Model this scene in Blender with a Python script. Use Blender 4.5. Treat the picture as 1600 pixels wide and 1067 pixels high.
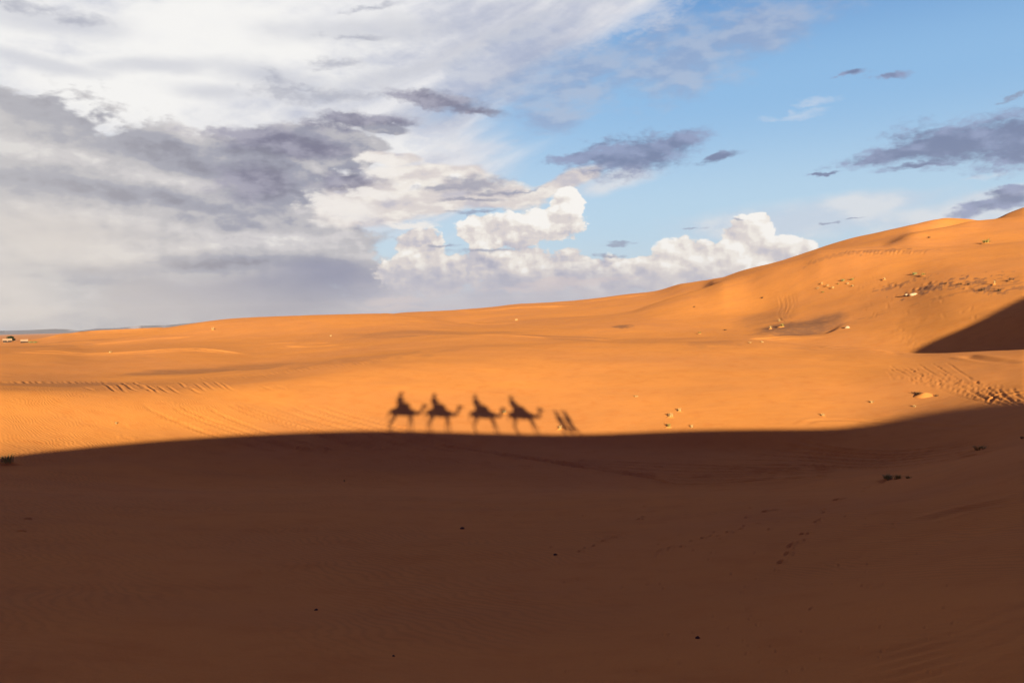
import bpy, bmesh, math, random
import numpy as np
from mathutils import Vector, Matrix

for o in list(bpy.data.objects):
    bpy.data.objects.remove(o)
scene = bpy.context.scene
COL = scene.collection
R = math.radians

# ------------------------------------------------------------------ camera
FPX = 1244.0                      # focal length in photo pixels (28 mm)
PITCH, ROLL = R(1.5), R(1.5)
EYE = np.array([0.0, 0.0, 0.0])   # heights are measured from eye level
F_ = np.array([0, math.cos(PITCH), -math.sin(PITCH)])
R0 = np.array([1.0, 0, 0]); U0 = np.array([0, math.sin(PITCH), math.cos(PITCH)])
RV = R0 * math.cos(ROLL) - U0 * math.sin(ROLL)
UV = U0 * math.cos(ROLL) + R0 * math.sin(ROLL)
cam_d = bpy.data.cameras.new("camera"); cam = bpy.data.objects.new("camera", cam_d); COL.objects.link(cam)
cam.matrix_world = Matrix(((RV[0], UV[0], -F_[0], 0), (RV[1], UV[1], -F_[1], 0), (RV[2], UV[2], -F_[2], 0), (0, 0, 0, 1)))
cam_d.sensor_width = 36; cam_d.lens = FPX / 1600 * 36
cam_d.clip_start = 0.05; cam_d.clip_end = 60000
scene.camera = cam
scene.cycles.max_bounces = 3; scene.cycles.diffuse_bounces = 2
scene.render.resolution_x, scene.render.resolution_y = 1024, 682

def ray(px, py):
    d = F_ + RV * (px - 800) / FPX + UV * (533.5 - py) / FPX
    return d / np.linalg.norm(d)
def azel(px, py):
    d = ray(px, py)
    return math.degrees(math.atan2(d[0], d[1])), math.degrees(math.asin(d[2]))

# ------------------------------------------------------------------ exposure, sun
EXPO = 1.9
scene.view_settings.view_transform = 'Standard'
scene.view_settings.look = 'None'
scene.view_settings.gamma = 1.0
scene.view_settings.exposure = EXPO
SUN_EL, SUN_AZ = R(8.0), R(6.2)   # low sun behind the viewer, a little to the right
SUN = np.array([math.sin(SUN_AZ) * math.cos(SUN_EL), -math.cos(SUN_AZ) * math.cos(SUN_EL), math.sin(SUN_EL)])
sd = bpy.data.lights.new("sun", 'SUN'); so = bpy.data.objects.new("sun", sd); COL.objects.link(so)
sd.energy = 3.5; sd.angle = R(0.4); sd.color = (1.0, 0.86, 0.61)
so.rotation_euler = Vector(SUN).to_track_quat('Z', 'Y').to_euler()
so.location = (20, -60, 60)

# ------------------------------------------------------------------ world sky
world = bpy.data.worlds.new("World"); scene.world = world; world.use_nodes = True
WT = world.node_tree; WT.nodes.clear()
G = 2 ** EXPO
def lin(c):
    return tuple(((v / 255) / 12.92 if v / 255 <= 0.04045 else ((v / 255 + 0.055) / 1.055) ** 2.4) for v in c)

class NB:
    """tiny helper to write node maths as expressions"""
    def __init__(s, tree): s.t = tree
    def _in(s, sock, v):
        if isinstance(v, bpy.types.NodeSocket): s.t.links.new(v, sock)
        elif isinstance(v, (tuple, list)):
            sock.default_value = tuple(v) + ((1.0,) if len(sock.default_value) == 4 and len(v) == 3 else ())
        else: sock.default_value = v
    def m(s, op, a, b=None, c=None, clamp=False):
        n = s.t.nodes.new('ShaderNodeMath'); n.operation = op; n.use_clamp = clamp
        s._in(n.inputs[0], a)
        if b is not None: s._in(n.inputs[1], b)
        if c is not None: s._in(n.inputs[2], c)
        return n.outputs[0]
    def add(s, a, b): return s.m('ADD', a, b)
    def sub(s, a, b): return s.m('SUBTRACT', a, b)
    def mul(s, a, b): return s.m('MULTIPLY', a, b)
    def ma(s, a, b, c): return s.m('MULTIPLY_ADD', a, b, c)
    def vm(s, op, a, b=None, scale=None):
        n = s.t.nodes.new('ShaderNodeVectorMath'); n.operation = op
        s._in(n.inputs[0], a)
        if b is not None: s._in(n.inputs[1], b)
        if scale is not None: s._in(n.inputs['Scale'], scale)
        return n.outputs['Value'] if op in ('LENGTH', 'DOT_PRODUCT') else n.outputs['Vector']
    def xyz(s, x, y, z=0.0):
        n = s.t.nodes.new('ShaderNodeCombineXYZ'); s._in(n.inputs[0], x); s._in(n.inputs[1], y); s._in(n.inputs[2], z)
        return n.outputs[0]
    def sep(s, v):
        n = s.t.nodes.new('ShaderNodeSeparateXYZ'); s._in(n.inputs[0], v); return n.outputs
    def noise(s, v, scale=1.0, detail=4, rough=0.5, dist=0.0, col=False, lac=2.0):
        n = s.t.nodes.new('ShaderNodeTexNoise'); s._in(n.inputs['Vector'], v)
        n.inputs['Scale'].default_value = scale; n.inputs['Detail'].default_value = detail
        n.inputs['Roughness'].default_value = rough; n.inputs['Distortion'].default_value = dist
        n.inputs['Lacunarity'].default_value = lac
        return n.outputs['Color' if col else 'Fac']
    def voro(s, v, scale=1.0, smooth=0.3, detail=0.0, rough=0.5):
        n = s.t.nodes.new('ShaderNodeTexVoronoi'); n.feature = 'SMOOTH_F1'; n.voronoi_dimensions = '2D'
        s._in(n.inputs['Vector'], v); n.inputs['Scale'].default_value = scale
        n.inputs['Smoothness'].default_value = smooth
        n.inputs['Detail'].default_value = detail; n.inputs['Roughness'].default_value = rough
        return n.outputs['Distance']
    def step(s, v, a, b, lo=0.0, hi=1.0):
        n = s.t.nodes.new('ShaderNodeMapRange'); n.interpolation_type = 'SMOOTHSTEP'
        s._in(n.inputs['Value'], v); n.inputs['From Min'].default_value = a; n.inputs['From Max'].default_value = b
        n.inputs['To Min'].default_value = lo; n.inputs['To Max'].default_value = hi
        return n.outputs[0]
    def mix(s, f, a, b):
        n = s.t.nodes.new('ShaderNodeMix'); n.data_type = 'RGBA'; n.clamp_factor = True
        s._in(n.inputs[0], f); s._in(n.inputs[6], a); s._in(n.inputs[7], b)
        return n.outputs[2]
    def ramp(s, f, stops):
        n = s.t.nodes.new('ShaderNodeValToRGB'); s._in(n.inputs[0], f); cr = n.color_ramp
        cr.interpolation = 'EASE'
        while len(cr.elements) < len(stops): cr.elements.new(0.5)
        for e, (p, c) in zip(cr.elements, stops): e.position = p; e.color = tuple(c) + (1,)
        return n.outputs[0]
    def ell(s, v, cx, cy, rx, ry, rot=0.0):
        if abs(rot) < 2:
            n = s.t.nodes.new('ShaderNodeVectorMath'); n.operation = 'MULTIPLY_ADD'
            s._in(n.inputs[0], v); n.inputs[1].default_value = (1 / rx, 1 / ry, 0); n.inputs[2].default_value = (-cx / rx, -cy / ry, 0)
            return s.vm('LENGTH', n.outputs['Vector'])
        c, q = math.cos(R(rot)), math.sin(R(rot))
        u = s.vm('DOT_PRODUCT', v, (c / rx, q / rx, 0)); w = s.vm('DOT_PRODUCT', v, (-q / ry, c / ry, 0))
        return s.vm('LENGTH', s.vm('SUBTRACT', s.xyz(u, w), ((cx * c + cy * q) / rx, (-cx * q + cy * c) / ry, 0)))
    def times(s, a, c):
        n = s.t.nodes.new('ShaderNodeMix'); n.data_type = 'RGBA'; n.blend_type = 'MULTIPLY'; n.inputs[0].default_value = 1.0
        s._in(n.inputs[6], a); s._in(n.inputs[7], c); return n.outputs[2]
    def plus(s, a, c):
        n = s.t.nodes.new('ShaderNodeMix'); n.data_type = 'RGBA'; n.blend_type = 'ADD'; n.inputs[0].default_value = 1.0
        s._in(n.inputs[6], a); s._in(n.inputs[7], c); return n.outputs[2]
    def blobs(s, v, lst, k=0.25):
        """smooth union of ellipses given in photo-pixel measures, turned into azimuth and elevation degrees; returns 1 - distance"""
        out = None
        for (px, py, rx, ry, rot) in lst:
            a, e = azel(px, py)
            c = math.cos(R(a)); q = 57.3 / FPX
            r = s.ell(v, a, e, rx * q * c * c, ry * q * c, rot)
            out = r if out is None else s.m('SMOOTH_MIN', out, r, k)
        return s.sub(1.0, out)

#SKY_BEGIN
def build_sky():
    b = NB(WT)
    geo = WT.nodes.new('ShaderNodeTexCoord')
    gen = geo.outputs['Generated']
    x, y, z = b.sep(gen)[:3]
    az = b.mul(b.m('ARCTAN2', x, y), 57.2958)
    el = b.mul(b.m('ARCSINE', z), 57.2958)
    v = b.xyz(az, el)                                   # degrees
    vs = b.xyz(b.mul(az, 0.5), el)                      # structure is stretched sideways
    # shared warps and textures
    w1 = b.noise(vs, 0.13, 5, 0.55); w2 = b.noise(b.vm('ADD', vs, (31.0, 17.0, 5.0)), 0.13, 5, 0.55)
    warp = b.vm('SCALE', b.vm('SUBTRACT', b.xyz(w1, w2, 0.5), (0.5, 0.5, 0.5)), scale=4.5)
    h1 = b.noise(vs, 1.1, 6, 0.6); h2 = b.noise(b.vm('ADD', vs, (31.0, 17.0, 5.0)), 1.1, 6, 0.6)
    warph = b.vm('SCALE', b.vm('SUBTRACT', b.xyz(h1, h2, 0.5), (0.5, 0.5, 0.5)), scale=2.2)
    vw = b.vm('ADD', v, b.vm('MULTIPLY', warp, (1.0, 0.5, 0)))
    vh = b.vm('ADD', v, b.vm('MULTIPLY', warph, (1.6, 0.6, 0)))
    vq = b.vm('ADD', vs, b.vm('SCALE', warp, scale=0.3))
    nf = b.noise(vq, 0.40, 8, 0.55)                                                   # cloud texture
    nf2 = b.noise(b.vm('ADD', vq, (0.22, 0.5, 0)), 0.40, 6, 0.55)
    nb = b.noise(vs, 0.13, 5, 0.5)                                                     # broad
    relief = b.sub(nf, nf2)
    n0 = b.sub(nf, 0.5)
    nh = b.sub(h1, 0.5)
    nk = b.sub(b.noise(b.vm('ADD', vs, b.vm('SCALE', warph, scale=0.4)), 3.2, 5, 0.62), 0.5)            # fine feathering
    pv = b.vm('ADD', v, b.vm('SCALE', warph, scale=0.22))
    puff = b.voro(pv, 0.34, 0.45, 4.0, 0.5)
    puff2 = b.voro(b.vm('ADD', pv, (0.28, 0.45, 0)), 0.34, 0.45, 4.0, 0.5)
    pr = b.sub(puff2, puff)                             # bulge lit from the upper right
    # the clear air
    sky = WT.nodes.new('ShaderNodeTexSky'); sky.sky_type = 'NISHITA'; sky.sun_disc = False
    sky.sun_elevation = SUN_EL; sky.sun_rotation = math.pi - SUN_AZ
    clear = b.ramp(b.m('DIVIDE', el, 60.0, clamp=True), [(0.0, lin((184, 204, 224))), (0.12, lin((168, 202, 230))), (0.25, lin((130, 179, 224))), (0.40, lin((72, 134, 200))), (1.0, lin((38, 66, 120)))])
    nis = b.times(sky.outputs[0], (0.02, 0.02, 0.02))
    left = b.step(az, -20, 12)
    clear = b.mix(b.sub(0.35, b.mul(left, 0.35)), clear, lin((205, 220, 236)))
    col = b.plus(b.times(clear, (0.95, 0.95, 0.95)), nis)
    # --- cirrus sheet, streaming from lower left to upper right
    c24, s24 = math.cos(R(22)), math.sin(R(22))
    st = b.noise(b.xyz(b.vm('DOT_PRODUCT', vw, (0.09 * c24, 0.09 * s24, 0)), b.vm('DOT_PRODUCT', vw, (-0.55 * s24, 0.55 * c24, 0))), 0.5, 8, 0.54, 0.2)
    f = b.blobs(vw, [(230, 40, 620, 260, 0), (640, 60, 420, 150, 22), (880, 20, 330, 60, 22), (-200, 200, 500, 300, 0), (520, 250, 300, 130, 0)], 0.3)
    m_c = b.step(b.add(f, b.mul(b.sub(st, 0.5), 1.3)), -0.12, 0.40)
    cc = b.mix(b.step(b.add(st, b.mul(nk, 0.10)), 0.34, 0.62), lin((186, 192, 210)), lin((236, 236, 239)))
    f = b.blobs(v, [(180, 150, 420, 150, 0), (330, 60, 500, 110, 0), (560, 235, 200, 40, 8)], 0.4)
    cc = b.mix(b.mul(b.step(b.add(b.add(f, b.mul(n0, 1.6)), b.mul(nh, 0.8)), -0.2, 0.9), 0.95), cc, lin((248, 247, 245)))
    f = b.blobs(vw, [(100, 30, 170, 26, 0), (560, 45, 220, 24, 4), (420, 120, 120, 26, -8), (250, 100, 160, 20, 6), (640, 110, 160, 18, 14), (60, 100, 120, 16, -6), (330, 150, 90, 18, 0), (750, 60, 160, 24, 20)], 0.3)
    cc = b.mix(b.mul(b.step(b.add(f, b.mul(n0, 1.6)), -0.1, 0.9), 0.65), cc, lin((200, 203, 213)))
    col = b.mix(m_c, col, cc)
    # dull lavender veil right of the cirrus
    f = b.blobs(vw, [(930, 110, 230, 60, 17), (780, 110, 200, 60, 24), (1060, 105, 130, 55, 10), (905, 145, 90, 34, 0), (1180, 55, 140, 50, 10), (860, 190, 50, 22, 0), (720, 190, 110, 22, 18)], 0.3)
    m = b.mul(b.step(b.add(b.add(f, b.mul(n0, 2.0)), b.add(b.mul(nh, 1.2), b.mul(nk, 0.5))), -0.25, 0.85), 0.68)
    col = b.mix(m, col, b.mix(b.step(relief, -0.08, 0.08), lin((146, 163, 198)), lin((176, 186, 208))))
    # soft small wisps
    f = b.blobs(vh, [(680, 215, 50, 14, 10), (770, 232, 40, 10, 0), (690, 235, 34, 9, -20), (1275, 160, 34, 7, 0), (1545, 276, 40, 6, 0), (1010, 25, 90, 26, 20), (1240, 180, 50, 6, 0)], 0.15)
    m = b.mul(b.step(b.add(b.add(f, b.mul(n0, 1.2)), b.add(b.mul(nh, 2.0), b.mul(nk, 1.6))), -0.3, 1.0), 0.45)
    col = b.mix(m, col, lin((214, 220, 232)))
    # thin white veil low on the right
    f = b.blobs(vw, [(1330, 325, 190, 26, 3), (1250, 350, 260, 36, 0), (1480, 345, 200, 36, 3), (960, 285, 90, 20, 10), (1560, 300, 120, 16, 10)], 0.3)
    m = b.mul(b.step(b.add(f, b.mul(n0, 0.9)), -0.1, 0.7), 0.75)
    col = b.mix(m, col, b.mix(b.step(nf, 0.4, 0.6), lin((200, 211, 227)), lin((228, 228, 231))))
    # --- the big grey mass on the left, with its light and dark shapes
    big = [(-100, 330, 420, 190, 0), (120, 330, 380, 165, -8), (330, 300, 260, 105, 0), (430, 400, 200, 130, 0), (500, 235, 130, 42, 0), (60, 185, 140, 40, -18), (300, 470, 380, 80, 0),
           (545, 380, 40, 60, 0), (590, 200, 50, 14, -10), (-150, 240, 300, 90, 0), (600, 450, 60, 40, 0), (560, 300, 40, 30, 0)]
    f = b.blobs(vw, big, 0.25)
    fb = b.add(b.add(f, b.mul(n0, 1.2)), b.add(b.mul(nh, 0.6), b.mul(nk, 0.2)))
    m_b = b.step(fb, 0.0, 0.22)
    def soft(p, lst, amp, a, c, k=0.3, hi=0.0):
        g = b.add(b.blobs(p, lst, k), b.mul(n0, amp))
        if hi: g = b.add(g, b.mul(nh, hi))
        return b.step(g, a, c)
    tone = b.add(b.add(b.mul(relief, 1.7), b.mul(pr, 0.22)), b.mul(b.sub(nb, 0.5), 0.5))
    tone = b.add(tone, b.add(b.mul(nh, 0.42), b.mul(nk, 0.24)))
    dk = soft(vw, [(90, 190, 170, 32, -16), (260, 240, 120, 26, -18), (410, 285, 90, 42, 0), (545, 285, 62, 24, 0), (180, 300, 240, 14, -6), (430, 225, 120, 24, 0), (380, 352, 120, 12, -8), (350, 415, 300, 16, 0)], 1.2, -0.35, 0.8, hi=0.4)
    lt = soft(vw, [(60, 235, 170, 16, -8), (330, 210, 110, 14, 0), (250, 275, 160, 14, -8), (470, 258, 60, 9, -20), (250, 345, 200, 20, -5), (430, 372, 130, 22, 0), (150, 385, 200, 22, 0), (520, 330, 70, 20, -10)], 1.2, -0.35, 0.9, hi=0.4)
    tone = b.add(tone, b.mul(b.sub(lt, b.mul(dk, 1.0)), 0.33))
    gc = b.ramp(b.m('ADD', tone, 0.50, clamp=True), [(0.0, lin((126, 128, 148))), (0.3, lin((153, 156, 173))), (0.55, lin((187, 186, 192))), (0.8, lin((209, 206, 209))), (1.0, lin((232, 229, 227)))])
    gc = b.mix(b.step(az, -12, -38, 0, 0.5), gc, lin((208, 205, 202)))
    # warm pale glow low at the far left
    g = soft(vw, [(60, 370, 330, 75, -4), (0, 450, 130, 60, 0), (30, 490, 90, 30, 0)], 0.9, -0.15, 0.9, 0.4)
    gc = b.mix(b.mul(g, 0.75), gc, lin((224, 216, 209)))
    # rain and shade beneath the base
    g = soft(vw, [(400, 472, 260, 50, 0), (240, 468, 110, 50, 0), (520, 445, 130, 45, 0)], 0.5, -0.05, 0.6)
    rain = b.mix(b.step(az, -27, -12), lin((186, 181, 184)), lin((118, 126, 160)))
    rain = b.mix(b.mul(b.step(nf, 0.45, 0.65), 0.25), rain, lin((160, 162, 182)))
    gc = b.mix(b.mul(g, 0.88), gc, rain)
    col = b.mix(m_b, col, gc)
    # --- heaped white clouds
    def heap(lst, soft, edge, gain, lift):
        f = b.blobs(v, lst, 0.2)
        fh = b.add(b.add(f, b.mul(b.sub(0.40, puff), 0.55)), b.mul(nh, 0.45))
        fh = b.add(b.add(fh, b.mul(n0, 0.5)), b.mul(nk, 0.34))
        mask = b.step(fh, 0.0, edge)
        lit = b.add(b.mul(pr, gain), b.mul(relief, 1.6))
        lit = b.add(lit, b.add(b.mul(nh, 0.6), b.mul(nk, 0.6)))
        return mask, b.add(lit, lift), fh
    hstops = [(0.0, lin((168, 170, 190))), (0.30, lin((196, 193, 203))), (0.58, lin((221, 213, 211))), (0.84, lin((242, 236, 229))), (1.0, lin((252, 249, 245)))]
    # upper streaming sheets
    f = b.blobs(vw, [(610, 250, 60, 12, -4), (680, 275, 120, 22, 0), (740, 305, 150, 30, -5), (880, 292, 80, 16, 20), (560, 320, 90, 40, 0), (660, 300, 120, 40, 0)], 0.25)
    fh = b.add(b.add(f, b.mul(n0, 1.3)), b.mul(nh, 0.6))
    sh = b.ramp(b.m('ADD', b.add(b.mul(relief, 2.4), b.mul(nh, 0.5)), 0.62, clamp=True), hstops)
    col = b.mix(b.step(fh, 0.0, 0.35), col, sh)
    mk, lit, fh = heap([(885, 318, 40, 30, 0), (862, 352, 66, 44, 0), (745, 357, 50, 34, 0), (655, 385, 62, 34, 0), (690, 425, 110, 45, 0), (820, 418, 175, 52, 0), (960, 432, 120, 42, 0), (800, 365, 80, 40, 0), (640, 430, 70, 40, 0)], 0.2, 0.12, 1.5,
                       b.add(b.mul(b.sub(el, 4.2), 0.15), b.mul(b.sub(nb, 0.5), 0.6)))
    col = b.mix(mk, col, b.ramp(b.m('ADD', b.mul(lit, 0.75), 0.52, clamp=True), hstops))
    mk, lit, fh = heap([(1070, 395, 56, 36, 0), (1155, 372, 50, 36, 0), (1190, 356, 30, 28, 0), (1130, 405, 110, 42, 0), (1225, 390, 66, 28, 0), (1040, 430, 150, 36, 0), (1158, 348, 16, 12, 0), (1215, 420, 90, 30, 0), (1000, 420, 60, 26, 0)], 0.2, 0.10, 1.4,
                       b.add(b.mul(b.sub(el, 4.0), 0.13), 0.16))
    col = b.mix(mk, col, b.ramp(b.m('ADD', b.mul(lit, 0.75), 0.56, clamp=True), hstops))
    # --- band of cloud and haze above the horizon
    f = b.step(b.add(b.add(el, b.mul(n0, 3.0)), b.mul(nh, 1.5)), 4.4, 1.2)
    f = b.mul(b.mul(f, b.step(az, 20, 2)), b.step(az, -15, -7))
    band = b.mix(b.step(nf, 0.42, 0.62), lin((156, 162, 190)), lin((192, 190, 204)))
    col = b.mix(b.mul(f, 0.9), col, band)
    f = b.blobs(vh, [(615, 470, 60, 8, 3), (640, 482, 80, 4, 0), (900, 440, 120, 9, 2), (820, 452, 80, 5, 0)], 0.2)
    col = b.mix(b.mul(b.step(b.add(f, b.mul(n0, 2.0)), 0.0, 0.6), 0.6), col, lin((214, 198, 200)))
    f = b.mul(b.step(b.add(el, b.mul(n0, 1.5)), 3.6, 0.6), b.step(az, -12, -4))
    col = b.mix(b.mul(f, 0.62), col, lin((172, 174, 196)))
    # darkest lumps of the mass and the small grey clouds over the cirrus
    lumps = [(545, 190, 78, 14, 3), (410, 216, 100, 20, -3), (395, 285, 58, 32, 0), (540, 283, 60, 17, 0), (490, 236, 66, 16, 0), (690, 160, 76, 14, -10), (650, 150, 40, 12, 0), (740, 173, 50, 8, -6), (600, 188, 50, 9, -4)]
    f = b.blobs(vh, lumps, 0.2)
    fl = b.add(b.add(f, b.mul(n0, 1.3)), b.add(b.mul(nh, 1.1), b.mul(nk, 0.7)))
    m = b.mul(b.step(fl, -0.35, 0.6), 0.9)
    dcol = b.mix(b.step(b.add(relief, b.mul(nh, 0.3)), -0.09, 0.10), lin((118, 118, 143)), lin((160, 159, 178)))
    col = b.mix(m, col, dcol)
    f = b.blobs(vh, [(560, 58, 50, 6, 0), (430, 122, 34, 12, -25), (470, 140, 60, 8, 0), (530, 98, 50, 9, 5), (580, 12, 60, 6, 10), (60, 14, 90, 10, 0), (130, 32, 50, 10, 0), (500, 150, 110, 12, 0)], 0.2)
    m = b.mul(b.step(b.add(b.add(f, b.mul(n0, 1.2)), b.add(b.mul(nh, 2.4), b.mul(nk, 1.2))), -0.3, 1.1), 0.7)
    col = b.mix(m, col, lin((166, 170, 186)))
    f = b.blobs(vh, [(535, 326, 50, 20, -12), (500, 318, 30, 10, 0), (600, 250, 36, 9, -4), (575, 302, 40, 6, -10), (640, 352, 40, 5, 0), (605, 268, 30, 8, 0)], 0.15)
    m = b.mul(b.step(b.add(b.add(f, b.mul(n0, 1.3)), b.add(b.mul(nh, 1.6), nk)), -0.45, 0.5), 0.85)
    col = b.mix(m, col, lin((245, 240, 235)))
    f = b.blobs(vh, [(735, 288, 64, 10, 2), (775, 300, 40, 5, 0), (735, 312, 56, 3, 0), (690, 292, 40, 5, 0)], 0.15)
    m = b.mul(b.step(b.add(b.add(f, b.mul(n0, 1.1)), b.add(b.mul(nh, 1.6), nk)), -0.4, 0.8), 0.85)
    col = b.mix(m, col, lin((152, 154, 174)))
    # --- separate dark clouds
    f1 = b.blobs(vh, [(985, 244, 88, 30, 3), (1050, 226, 60, 16, 14), (915, 246, 66, 9, 0), (1120, 246, 32, 6, 6), (1505, 222, 130, 34, 0), (1410, 240, 90, 14, 4), (1590, 222, 90, 44, 0), (1555, 318, 70, 13, 10), (1590, 298, 60, 6, 4),
                        (1336, 110, 22, 6, 0), (1394, 117, 26, 6, 0), (1290, 271, 22, 3, 0), (1440, 260, 70, 5, 0), ], 0.12)
    fd = b.add(b.add(b.mul(f1, 1.35), b.mul(n0, 0.9)), b.add(b.mul(nh, 1.7), b.mul(nk, 1.4)))
    m = b.mul(b.step(fd, -0.45, 0.7), 0.9)
    col = b.mix(m, col, b.mix(b.step(b.add(b.add(relief, b.mul(nh, 0.25)), b.mul(fd, -0.05)), -0.11, 0.07), lin((106, 119, 157)), lin((140, 152, 188))))
    f2 = b.blobs(vh, [(1085, 357, 22, 2.0, 0), (970, 381, 22, 2.4, 0), (760, 390, 56, 3.4, 3), (690, 386, 26, 2.5, 0), (1305, 346, 10, 2, 0), (1338, 342, 9, 1.6, 0), (745, 331, 40, 3, 0), (1150, 346, 12, 2.5, 0), (1590, 150, 40, 3, 8), (815, 296, 34, 2.5, 4), (950, 398, 26, 2.5, 0)], 0.10)
    m = b.mul(b.step(b.add(b.add(f2, b.mul(n0, 0.8)), b.add(b.mul(nh, 1.8), b.mul(nk, 2.0))), -0.4, 0.9), 0.75)
    col = b.mix(m, col, lin((134, 145, 174)))
    # --- overcast overhead and behind, which is all that lights the shaded slope
    n3 = b.noise(gen, 2.2, 5, 0.55)
    over = b.mix(b.step(n3, 0.35, 0.65), lin((60, 50, 108)), lin((83, 70, 124)))
    m = b.m('MAXIMUM', b.step(el, 26, 40), b.step(b.m('ABSOLUTE', az), 42, 70))
    col = b.mix(m, col, over)
    below = b.step(z, -0.01, -0.08)
    col = b.mix(below, col, (0.08, 0.045, 0.02))
    bg = WT.nodes.new('ShaderNodeBackground'); b._in(bg.inputs[0], col); bg.inputs[1].default_value = 1.0 / G
    out = WT.nodes.new('ShaderNodeOutputWorld'); WT.links.new(bg.outputs[0], out.inputs[0])
    world.cycles.sampling_method = 'NONE'
build_sky()
#SKY_END

















# ------------------------------------------------------------------ helpers
def tag(o, label=None, cat=None, group=None, kind=None):
    if label: o['label'] = label
    if cat: o['category'] = cat
    if group: o['group'] = group
    if kind: o['kind'] = kind
    return o
def empty(name, loc, rz=0.0):
    o = bpy.data.objects.new(name, None); COL.objects.link(o)
    o.location = loc; o.rotation_euler = (0, 0, rz); o.empty_display_size = 0.3
    return o
def mesh_obj(name, verts, faces, mat, parent=None, smooth=False):
    me = bpy.data.meshes.new(name); me.from_pydata([tuple(v) for v in verts], [], faces)
    if smooth: me.polygons.foreach_set('use_smooth', [True] * len(me.polygons))
    me.materials.append(mat); me.update()
    o = bpy.data.objects.new(name, me); COL.objects.link(o)
    if parent: o.parent = parent
    return o

def simple_mat(name, c1, c2, scale=6.0, rough=0.9, bump=0.0, detail=5):
    m = bpy.data.materials.new(name); m.use_nodes = True; t = m.node_tree; b = NB(t)
    p = t.nodes['Principled BSDF']; p.inputs['Roughness'].default_value = rough
    p.inputs['Specular IOR Level'].default_value = 0.2
    tc = t.nodes.new('ShaderNodeTexCoord').outputs['Object']
    n = b.noise(tc, scale, detail, 0.6)
    b._in(p.inputs['Base Color'], b.mix(b.step(n, 0.35, 0.65), c1, c2))
    if bump:
        bn = t.nodes.new('ShaderNodeBump'); bn.inputs['Strength'].default_value = bump
        b._in(bn.inputs['Height'], n); t.links.new(bn.outputs[0], p.inputs['Normal'])
    return m

# ------------------------------------------------------------------ terrain
rng = np.random.RandomState(7)
def vnoise(x, y, seed=0):
    """smooth lattice noise in [-1, 1]"""
    r = np.random.RandomState(seed); T = r.uniform(-1, 1, (256, 256))
    xi = np.floor(x).astype(int); yi = np.floor(y).astype(int)
    fx = x - xi; fy = y - yi
    fx = fx * fx * fx * (fx * (fx * 6 - 15) + 10); fy = fy * fy * fy * (fy * (fy * 6 - 15) + 10)
    a = T[xi & 255, yi & 255]; c = T[(xi + 1) & 255, yi & 255]
    d = T[xi & 255, (yi + 1) & 255]; e = T[(xi + 1) & 255, (yi + 1) & 255]
    return (a * (1 - fx) + c * fx) * (1 - fy) + (d * (1 - fx) + e * fx) * fy
def fbm(x, y, seed, octv=4):
    s = 0; a = 1
    for i in range(octv):
        s = s + a * vnoise(x * 2 ** i + 17.3 * i, y * 2 ** i - 9.1 * i, seed + i); a *= 0.5
    return s

def pchip(xk, yk, xq):
    h = np.diff(xk); d = np.diff(yk) / h
    m = np.zeros_like(yk)
    w1 = 2 * h[1:] + h[:-1]; w2 = h[1:] + 2 * h[:-1]
    with np.errstate(divide='ignore', invalid='ignore'):
        mm = (w1 + w2) / (w1 / d[:-1] + w2 / d[1:])
    m[1:-1] = np.where(d[:-1] * d[1:] > 0, mm, 0)
    m[0], m[-1] = d[0], d[-1]
    i = np.clip(np.searchsorted(xk, xq) - 1, 0, len(h) - 1)
    t = (xq - xk[i]) / h[i]
    t = np.clip(t, 0, 1)
    h00 = 2 * t**3 - 3 * t**2 + 1; h10 = t**3 - 2 * t**2 + t; h01 = -2 * t**3 + 3 * t**2; h11 = t**3 - t**2
    return h00 * yk[i] + h10 * h[i] * m[i] + h01 * yk[i + 1] + h11 * h[i] * m[i + 1]

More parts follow.
